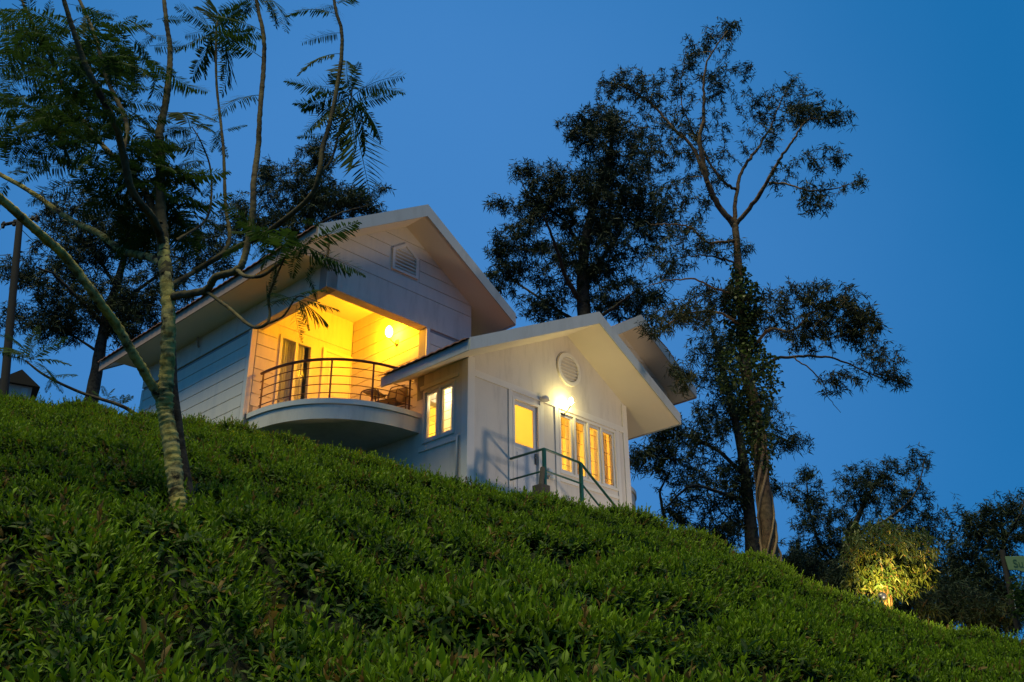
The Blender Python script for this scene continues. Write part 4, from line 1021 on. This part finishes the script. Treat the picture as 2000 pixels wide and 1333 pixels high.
# dark plant below the sign
rng = np.random.default_rng(33)
sb2 = at(1995, 1215, 19.6); pl = empty('edge_shrub', sb2); tag(pl, 'small dark shrub at the right edge under the sign board', 'shrub')
pts = blob_points([(1997, 1165, 22, 40, 60)], 19.6, rng); V, F, D = twig_net(np.array([sb2 + np.array([0, 0, 0.1 * i]) for i in range(5)]), pts, rng, 0.004, 0.012)
link('stems', np_mesh('stems', V - sb2, F, True), M['bark_d'], pl); V, F, T = leaf_burst(pts - sb2, D, 8, 0.13, 0.018, 0.5, rng); link('foliage', np_mesh('foliage', V, F, False, T), M['frond'], pl)['kind'] = 'stuff'

# ------------------------------------------------------------------ feathery-leaved tree in the foreground
JB = slope_hit(346, 985); JY = float(JB[1])
jac = empty('feathery_tree', JB); tag(jac, 'tall feathery-leaved tree with lichened forked trunk standing among the tea', 'tree')
JL = [
    ([(350, 1030), (349, 985), (341, 930), (334, 870), (325, 815), (320, 780)], 0.086, 0.100, 'trunk'),
    ([(322, 800), (324, 755, -.05), (328, 690, -.1), (329, 620, -.15), (324, 540, -.1), (318, 470)], 0.095, 0.076, 'limb'),
    ([(324, 540, -.1), (318, 470), (313, 380, .1), (314, 296, .2), (311, 262, .2), (322, 210, .3), (330, 150, .3), (332, 94, .4), (324, 37, .4), (318, -30, .5)], 0.080, 0.028, 'limb'),
    ([(318, 790), (297, 752, -.1), (265, 700, -.3), (230, 640, -.5), (180, 570, -.8), (130, 505, -1.0), (70, 450, -1.3), (0, 388, -1.6), (-60, 345, -1.9)], 0.060, 0.044, 'limb'),
    ([(322, 530), (300, 505, .2), (240, 490, .5), (190, 455, .8), (130, 425, 1.1), (60, 375, 1.4), (-20, 330, 1.7)], 0.055, 0.035, 'limb'),
    ([(318, 480), (300, 430, -.3), (259, 375, -.6), (240, 300, -.8), (225, 244, -1.0), (187, 169, -1.2), (161, 112, -1.3), (142, 56, -1.4), (120, -15, -1.5)], 0.055, 0.026, 'limb'),
    ([(313, 440), (280, 370, .4), (240, 326, .7), (176, 255, 1.1), (127, 176, 1.4), (94, 101, 1.6), (67, 52, 1.8), (40, -5, 1.9)], 0.05, 0.022, 'limb'),
    ([(240, 300, -.8), (247, 240, -.6), (210, 157, -.4), (187, 75, -.3), (165, 22, -.2), (148, -15, -.1)], 0.030, 0.024, 'limb'),
    ([(334, 590), (345, 578, -.2), (401, 568, -.4), (421, 542, -.5), (463, 528, -.6), (480, 494, -.6), (494, 414, -.6), (495, 360, -.6), (504, 288, -.5), (508, 216, -.5), (515, 126, -.4), (515, 72, -.4), (504, 18, -.3), (498, -20, -.3)], 0.052, 0.024, 'limb'),
    ([(463, 528, -.6), (480, 540, -.8), (511, 539, -1.0), (540, 520, -1.1), (556, 504, -1.2), (575, 470, -1.2)], 0.026, 0.010, 'limb'),
    ([(401, 568, -.4), (446, 601, -.6), (490, 637, -.9), (518, 635, -1.1), (527, 615, -1.1), (525, 580, -1.1), (540, 540, -1.2), (556, 504, -1.3)], 0.022, 0.010, 'limb'),
    ([(518, 635, -1.1), (553, 618, -1.2), (577, 583, -1.3), (594, 580, -1.3), (625, 592, -1.4)], 0.012, 0.005, 'limb'),
    ([(330, 560), (380, 530, .3), (445, 479, .6), (440, 396, .8), (436, 288, .9), (423, 162, 1.0), (422, 72, 1.0), (425, 40, 1.0)], 0.035, 0.014, 'limb'),
    ([(345, 470), (405, 424, .3), (412, 338, .5), (394, 281, .5), (375, 248, .5)], 0.020, 0.008, 'limb'),
    ([(380, 530, .3), (450, 490, .2), (522, 454, .0), (602, 389, -.3), (623, 342, -.4), (630, 288, -.4), (645, 238, -.4), (663, 144, -.4), (668, 90, -.4), (666, 54, -.4), (656, 22, -.4), (650, -20, -.4)], 0.040, 0.020, 'limb'),
    ([(623, 342, -.4), (648, 310, -.3), (666, 245, -.2), (684, 198, -.2), (688, 173, -.2)], 0.018, 0.008, 'limb'),
]
for i, (px, r0, r1, nm) in enumerate(JL):
    Pp = spline(limb_pts(px, JY), n=3); t = np.linspace(0, 1, len(Pp)); rad = 0.62 * (r0 * (1 - t) + r1 * t)
    if i == 0: rad = rad * (1 + 0.35 * np.exp(-t * 5))
    rad = rad * (1 + 0.05 * np.sin(np.arange(len(Pp)) * 1.7))
    sd_ = 14 if r0 > 0.1 else 9; V, F = tube_arrays(Pp, rad, sd_); V = knobbly(V, Pp, sd_, 0.10, i); link(nm, np_mesh(nm, V - JB, F, True), M['bark_j'] if i in (0, 1, 3, 4) else M['bark_s'], jac)
# a second slim stem grown to the trunk
V, F = tube_arrays(limb_pts([(372, 1010, .1), (362, 940, .1), (352, 880, .12), (345, 820, .14), (338, 760, .16), (336, 700, .16), (330, 600, .1)], JY), np.linspace(0.05, 0.03, 37), 9)
link('side_stem', np_mesh('side_stem', V - JB, F, True), M['bark_d'], jac)

def frond_mesh(seed):
    r = random.Random(seed); V, F, T = [], [], []
    n = 30; droop = r.uniform(0.05, 0.45)
    pos = lambda t: np.array([0.03 * math.sin(3 * t + seed), t * (1 - 0.25 * droop * t), 0.10 * t - droop * t * t])
    sp = [pos(t) for t in np.linspace(0, 1, 9)]
    tv, tf = tube_arrays(sp, np.linspace(0.007, 0.002, 9), 3); 
    V += list(tv); F += [tuple(q) for q in tf]; T += [0.6] * len(tv)
    for i in range(n):
        t = 0.16 + 0.84 * i / (n - 1); c = pos(t); L = 0.235 * math.sin(math.pi * (0.13 + 0.80 * t)) ** 0.8
        for s in (-1, 1):
            if r.random() < 0.06: continue
            fw = 0.28 + 0.35 * t + r.uniform(-0.18, 0.18); d = np.array([s * 1.0, fw, -0.25 + r.uniform(-0.35, 0.20)]); d /= np.linalg.norm(d)
            sd = np.array([0, 1, 0.15]) * 0.0125; ln = L * r.uniform(0.7, 1.15)
            a = len(V); drp = np.array([0, 0, -0.12 * ln])
            V += [c, c + d * ln * 0.3 + sd, c + d * ln * 0.3 - sd, c + d * ln * 0.72 + sd * 0.9 + drp * 0.5, c + d * ln * 0.72 - sd * 0.9 + drp * 0.5, c + d * ln + drp]
            F += [(a, a + 2, a + 1), (a + 1, a + 2, a + 4, a + 3), (a + 3, a + 4, a + 5)]
            T += [r.uniform(0.15, 0.75)] * 6
    me = bpy.data.meshes.new('frond'); me.from_pydata([tuple(map(float, p)) for p in V], [], F); me.update()
    at_ = me.attributes.new('tone', 'FLOAT', 'POINT'); at_.data.foreach_set('value', np.array(T, np.float32)); me.materials.append(M['frond'])
    return me
FR = [frond_mesh(i) for i in range(7)]
rng = np.random.default_rng(41)
def put_frond(parent, base, origin, d, L):
    d = unit(np.asarray(d, float)); up = np.array([0, 0, 1.0]) + rng.normal(0, 0.25, 3); x = unit(np.cross(d, up)); z = np.cross(x, d)
    o = bpy.data.objects.new('frond', FR[rng.integers(0, 7)]); COL.objects.link(o); o.parent = parent
    p = base - origin; mm = Matrix.Identity(4)
    for i in range(3): mm[i][0], mm[i][1], mm[i][2], mm[i][3] = x[i] * L, d[i] * L, z[i] * L, p[i]
    o.matrix_local = mm
def fan(parent, origin, cx, cy, Y, tips):
    c = at(cx, cy, Y)
    for t in tips:
        e = at(t[0], t[1], Y + rng.uniform(-0.35, 0.35)); put_frond(parent, c + rng.normal(0, 0.03, 3), origin, e - c, float(np.linalg.norm(e - c)))
fan(jac, JB, 684, 190, JY - .2, [(764, 138), (712, 132), (668, 112), (640, 128), (612, 162), (580, 210), (582, 240), (775, 236), (762, 268), (752, 298), (738, 330), (700, 338), (640, 268), (655, 300), (610, 250)])
fan(jac, JB, 424, 62, JY + 1, [(350, 12), (356, 58), (345, 102), (345, 150), (378, 160), (500, 90), (498, 165), (468, 160), (485, 25), (440, -20), (390, -10), (410, 130)])
fan(jac, JB, 434, 252, JY + .9, [(480, 240), (464, 302), (392, 232), (410, 300)])
fan(jac, JB, 377, 250, JY + .5, [(342, 178), (408, 228), (346, 274), (368, 312), (425, 262), (330, 240)])
fan(jac, JB, 656, 5, JY - .4, [(615, 12), (662, 28), (690, -10), (640, -30)])
fan(jac, JB, 512, -12, JY - .4, [(582, 22), (566, 42), (536, 32), (470, 10), (450, 30)])
for cx, cy, dy, n, sp in [(70, 40, 1.7, 10, 95), (110, 105, 1.5, 10, 95), (175, 120, -1.2, 10, 90), (250, 90, .2, 10, 90), (275, 60, .4, 7, 75), (120, 185, 1.3, 10, 95), (190, 200, -1.1, 10, 95), (70, 245, 1.0, 10, 90),
                          (240, 190, -.6, 9, 85), (290, 150, .3, 8, 80), (20, 195, 1.6, 7, 75), (140, 270, .9, 9, 90), (215, 290, -.8, 9, 85), (300, 250, .2, 9, 85), (330, 335, .2, 9, 80), (280, 345, -.5, 8, 80), (15, 335, 1.6, 6, 95),
                          (360, 390, .3, 8, 75), (200, 150, .3, 9, 90), (150, 60, -1.3, 8, 85)]:
    c = at(cx, cy, JY + dy); s = np.linalg.norm(c) / FPX
    for k in range(n):
        a = rng.uniform(0, 6.28); d = np.array([math.cos(a), rng.uniform(-0.8, 0.8), 0.75 * math.sin(a) + 0.05])
        put_frond(jac, c + rng.normal(0, 0.10, 3), JB, d, sp * s * rng.uniform(0.6, 0.95))
for cx, cy, n, sp in [(515, 462, 4, 62), (565, 468, 4, 62), (598, 480, 3, 58), (545, 530, 3, 55), (590, 545, 3, 55)]:
    c = at(cx, cy, JY - 1.2); s = np.linalg.norm(c) / FPX
    for k in range(n):
        a = rng.uniform(0, 6.28); put_frond(jac, c + rng.normal(0, 0.06, 3), JB, np.array([math.cos(a), rng.uniform(-0.6, 0.6), 0.7 * math.sin(a) - 0.1]), sp * s * rng.uniform(0.8, 1.15))
fan(jac, JB, 578, 583, JY - 1.3, [(655, 604), (640, 560), (640, 625), (520, 600), (560, 640), (600, 640), (545, 570)])
for st_, t0_ in ((12, 0.80), (15, 0.45), (14, 0.60), (8, 0.72), (13, 0.6)):
    Pp = limb_pts(JL[st_][0], JY)
    for t_ in np.linspace(t0_, 1.0, 5):
        put_frond(jac, Pp[int(t_ * (len(Pp) - 1))], JB, np.array([rng.choice([-1, 1]) * rng.uniform(0.6, 1), rng.uniform(-0.6, 0.6), rng.uniform(-0.1, 0.45)]), rng.uniform(0.35, 0.55))
# the dense inner foliage of the crown, fronds too tangled to tell apart
cv, cf, ct, nn = [], [], [], 0
for cx, cy, rx, ry, dy, n in [(160, 150, 150, 110, 0, 80), (110, 250, 100, 60, .6, 40), (230, 330, 110, 70, 0, 50), (330, 390, 80, 50, .4, 30), (70, 90, 80, 80, 1.2, 30), (270, 430, 70, 40, .4, 20), (560, 490, 60, 45, -1.2, 9)]:
    for q in blob_points([(cx, cy, rx, ry, n)], JY + dy, rng):
        fm = FR[rng.integers(0, 7)]; co = np.empty(len(fm.vertices) * 3, np.float32); fm.vertices.foreach_get('co', co); co = co.reshape(-1, 3)
        a = rng.uniform(0, 6.28); d = unit(np.array([math.cos(a), math.sin(a) * 0.9, rng.uniform(-0.7, 0.5)])); x = unit(np.cross(d, np.array([0, 0, 1.0]) + rng.normal(0, 0.3, 3))); z = np.cross(x, d)
        cv.append(co @ np.stack([x, d, z]) * rng.uniform(0.35, 0.6) + q - JB)
        tn = np.empty(len(co), np.float32); fm.attributes['tone'].data.foreach_get('value', tn); ct.append(tn * rng.uniform(0.4, 1.2))
        for p_ in fm.polygons:
            vs_ = list(p_.vertices); cf.append([i + nn for i in (vs_ if len(vs_) == 4 else vs_ + vs_[-1:])][:4])
        nn += len(co)
tri = [f_[:3] for f_ in cf if f_[3] == f_[2]]; quad = [f_ for f_ in cf if f_[3] != f_[2]]
tri += [[f_[0], f_[1], f_[2]] for f_ in quad] + [[f_[0], f_[2], f_[3]] for f_ in quad]
link('crown', np_mesh('crown', np.vstack(cv), np.array(tri), False, np.concatenate(ct)), M['frond'], jac)['kind'] = 'stuff'
# young feathery tree at the far left, only its top above the bushes
yb = at(250, 805, 19.0); young = empty('young_feathery_tree', yb); tag(young, 'young feathery tree with a thin leaning stem above the bushes at the left', 'tree')
V, F = tube_arrays(limb_pts([(300, 840), (245, 797), (160, 768), (90, 735), (50, 705)], 19.0), np.linspace(0.045, 0.02, 25), 7); link('stem', np_mesh('stem', V - yb, F, True), M['bark_d'], young)
fan(young, yb, 60, 705, 19, [(0, 650), (30, 640), (80, 640), (130, 660), (145, 700), (120, 730), (10, 690), (100, 690), (60, 660), (-20, 670)])
fan(young, yb, 100, 735, 19, [(130, 760), (150, 730), (85, 765)])
fan(young, yb, 205, 783, 19, [(185, 762), (212, 755), (225, 768), (196, 758)])
fan(young, yb, 236, 792, 19, [(222, 772), (250, 772), (262, 775), (240, 765)])

# ------------------------------------------------------------------ utility pole, wires, far cottage, sign, spotlights
PY = 27.0
pb = at(5, 790, PY); pole = empty('utility_pole', pb); tag(pole, 'dark timber utility pole with crossarm at the left edge', 'pole')
V, F = tube_arrays(np.array([at(5, 800, PY), at(20, 630, PY), at(39, 428, PY)]) - pb, [0.125, 0.115, 0.10], 12); link('shaft', np_mesh('shaft', V, F, True), M['pole'], pole)
a0, a1 = at(3, 440, PY), at(75, 426, PY); V, F = tube_arrays(np.array([a0, a1]) - pb, 0.055, 6); link('crossarm', np_mesh('crossarm', V, F), M['pole'], pole)
for t in (0.05, 0.35, 0.95):
    p = a0 * (1 - t) + a1 * t - pb; MB().lathe([(0.05, -0.12), (0.06, -0.05), (0.03, -0.02), (0.055, 0.03), (0.05, 0.08), (0.02, 0.12), (0.001, 0.13)], p, 10).build('insulator', M['pole'], pole, True)
def wire(p0, p1, sag, label):
    q = np.linspace(0, 1, 14)[:, None]; L = p0 * (1 - q) + p1 * q; L[:, 2] -= sag * 4 * (q * (1 - q))[:, 0]
    V, F = tube_arrays(L - p0, 0.012, 5); o = link('power_line', np_mesh('power_line', V, F, True), M['wire']); o.location = p0
    tag(o, label, 'wire', 'wires at the pole')
wire(a0 * .95 + a1 * .05, at(-60, 520, 20), 0.1, 'wire running down to the edge from the crossarm end')
wire(a0 * .65 + a1 * .35, at(330, 640, 36), 0.5, 'wire from the middle of the crossarm towards the house')
wire(a0 * .05 + a1 * .95, at(360, 600, 38), 0.5, 'wire from the house end of the crossarm')
wire(at(22, 497, PY), at(-80, 498, 24), 0.05, 'upper of two short level wires leaving the pole shaft')
wire(at(20, 513, PY), at(-80, 513, 24), 0.05, 'lower of two short level wires leaving the pole shaft')

cb_ = at(42, 790, 34); cot = empty('far_cottage', cb_, R(30)); cot.scale = (0.62, 0.62, 0.62); tag(cot, 'small pale cottage with a dark roof peeping over the bushes at the left', 'house')
MB().box(-1.3, 0.35, -0.8, 1.2, -0.6, 0.95).build('wall', M['cottage'], cot)
MB().prism([(-1.6, 0.85), (0.75, 0.85), (-0.4, 1.75)], -1.1, 1.5).build('roof', M['pole'], cot)
MB().box(-0.20, 0.15, -0.83, -0.80, 0.25, 0.75).build('window', M['plastic'], cot)

sg = at(1975, 1205, 19.8); sign = empty('name_board', sg); tag(sign, 'pale green name board on a dark post at the right edge', 'sign')
V, F = tube_arrays(np.array([at(1988, 1230, 19.9), at(1972, 1150, 19.9), at(1957, 1075, 19.9)]) - sg, 0.055, 8); link('post', np_mesh('post', V, F, True), M['pole'], sign)
V, F = tube_arrays(np.array([at(1984, 1190, 19.75), at(1978, 1150, 19.75)]) - sg, 0.012, 6); link('stay', np_mesh('stay', V, F, True), M['cottage'], sign)
s_ = np.linalg.norm(at(1980, 1100, 19.8)) / FPX
bc = at(1963, 1087, 19.8) - sg
poly = [(0, 0), (0.95, 0.0), (0.95, -0.34), (0.55, -0.36), (0.30, -0.31), (0.16, -0.27), (0.02, -0.27)]
brd = MB(); brd.prism([(x, z) for x, z in poly], 0, 0.03); brd.v = [tuple(np.array(p) + bc) for p in brd.v]; bo = brd.build('board', M['sign'], sign, bevel=0.004)
tcv = bpy.data.curves.new('lettering', 'FONT'); tcv.body = 'Sunr'; tcv.size = 0.22; tcv.extrude = 0.002
to = bpy.data.objects.new('lettering_source', tcv); COL.objects.link(to); bpy.context.view_layer.update()
tm = bpy.data.meshes.new_from_object(to.evaluated_get(bpy.context.evaluated_depsgraph_get())); bpy.data.objects.remove(to)
tm.materials.clear(); lt = link('lettering', tm, M['letter'], sign); lt.location = bc + np.array([0.12, -0.005, -0.215]); lt.rotation_euler = (R(90), 0, 0)

def garden_light(loc, aim, label, power, cone, blend=0.6, col=(1.0, 0.78, 0.45), soft=0.10):
    root = empty('garden_spotlight', loc); tag(root, label, 'spotlight', 'garden spotlights')
    d = Vector(aim) - Vector(loc); q = d.to_track_quat('Z', 'Y').to_matrix().to_4x4()
    hd = MB().lathe([(0.001, -0.10), (0.06, -0.09), (0.07, 0.0), (0.085, 0.06), (0.078, 0.06), (0.06, 0.0), (0.001, -0.01)], (0, 0, 0), 14).build('lamp_head', M['lampmetal'], root, True)
    hd.matrix_local = q
    MB().tube([(0, 0, -0.05), (0, 0, -0.9)], 0.018, 6).build('stake', M['lampmetal'], root)
    ld = bpy.data.lights.new('garden_spotlight_beam', 'SPOT'); ld.energy = power; ld.spot_size = cone; ld.spot_blend = blend; ld.color = col; ld.shadow_soft_size = soft
    lo = bpy.data.objects.new('garden_spotlight_beam', ld); COL.objects.link(lo); lo.parent = root
    lo.matrix_local = Matrix.Translation(d.normalized() * 0.03) @ d.to_track_quat('-Z', 'Y').to_matrix().to_4x4()
garden_light(tuple(at(1722, 1166, 19.4)), tuple(at(1745, 1142, 20.6)), 'low spotlight among the bushes shining up into the weeping shrub', 1300, R(90), 1.0, (1.0, 0.62, 0.14), 0.05)
garden_light((9.7, 17.2, 2.9), (-1.2, 20.2, 8.8), 'garden floodlight on the slope aimed at the house front', 1500, R(95), 0.8, (1.0, 0.80, 0.58), 0.55)
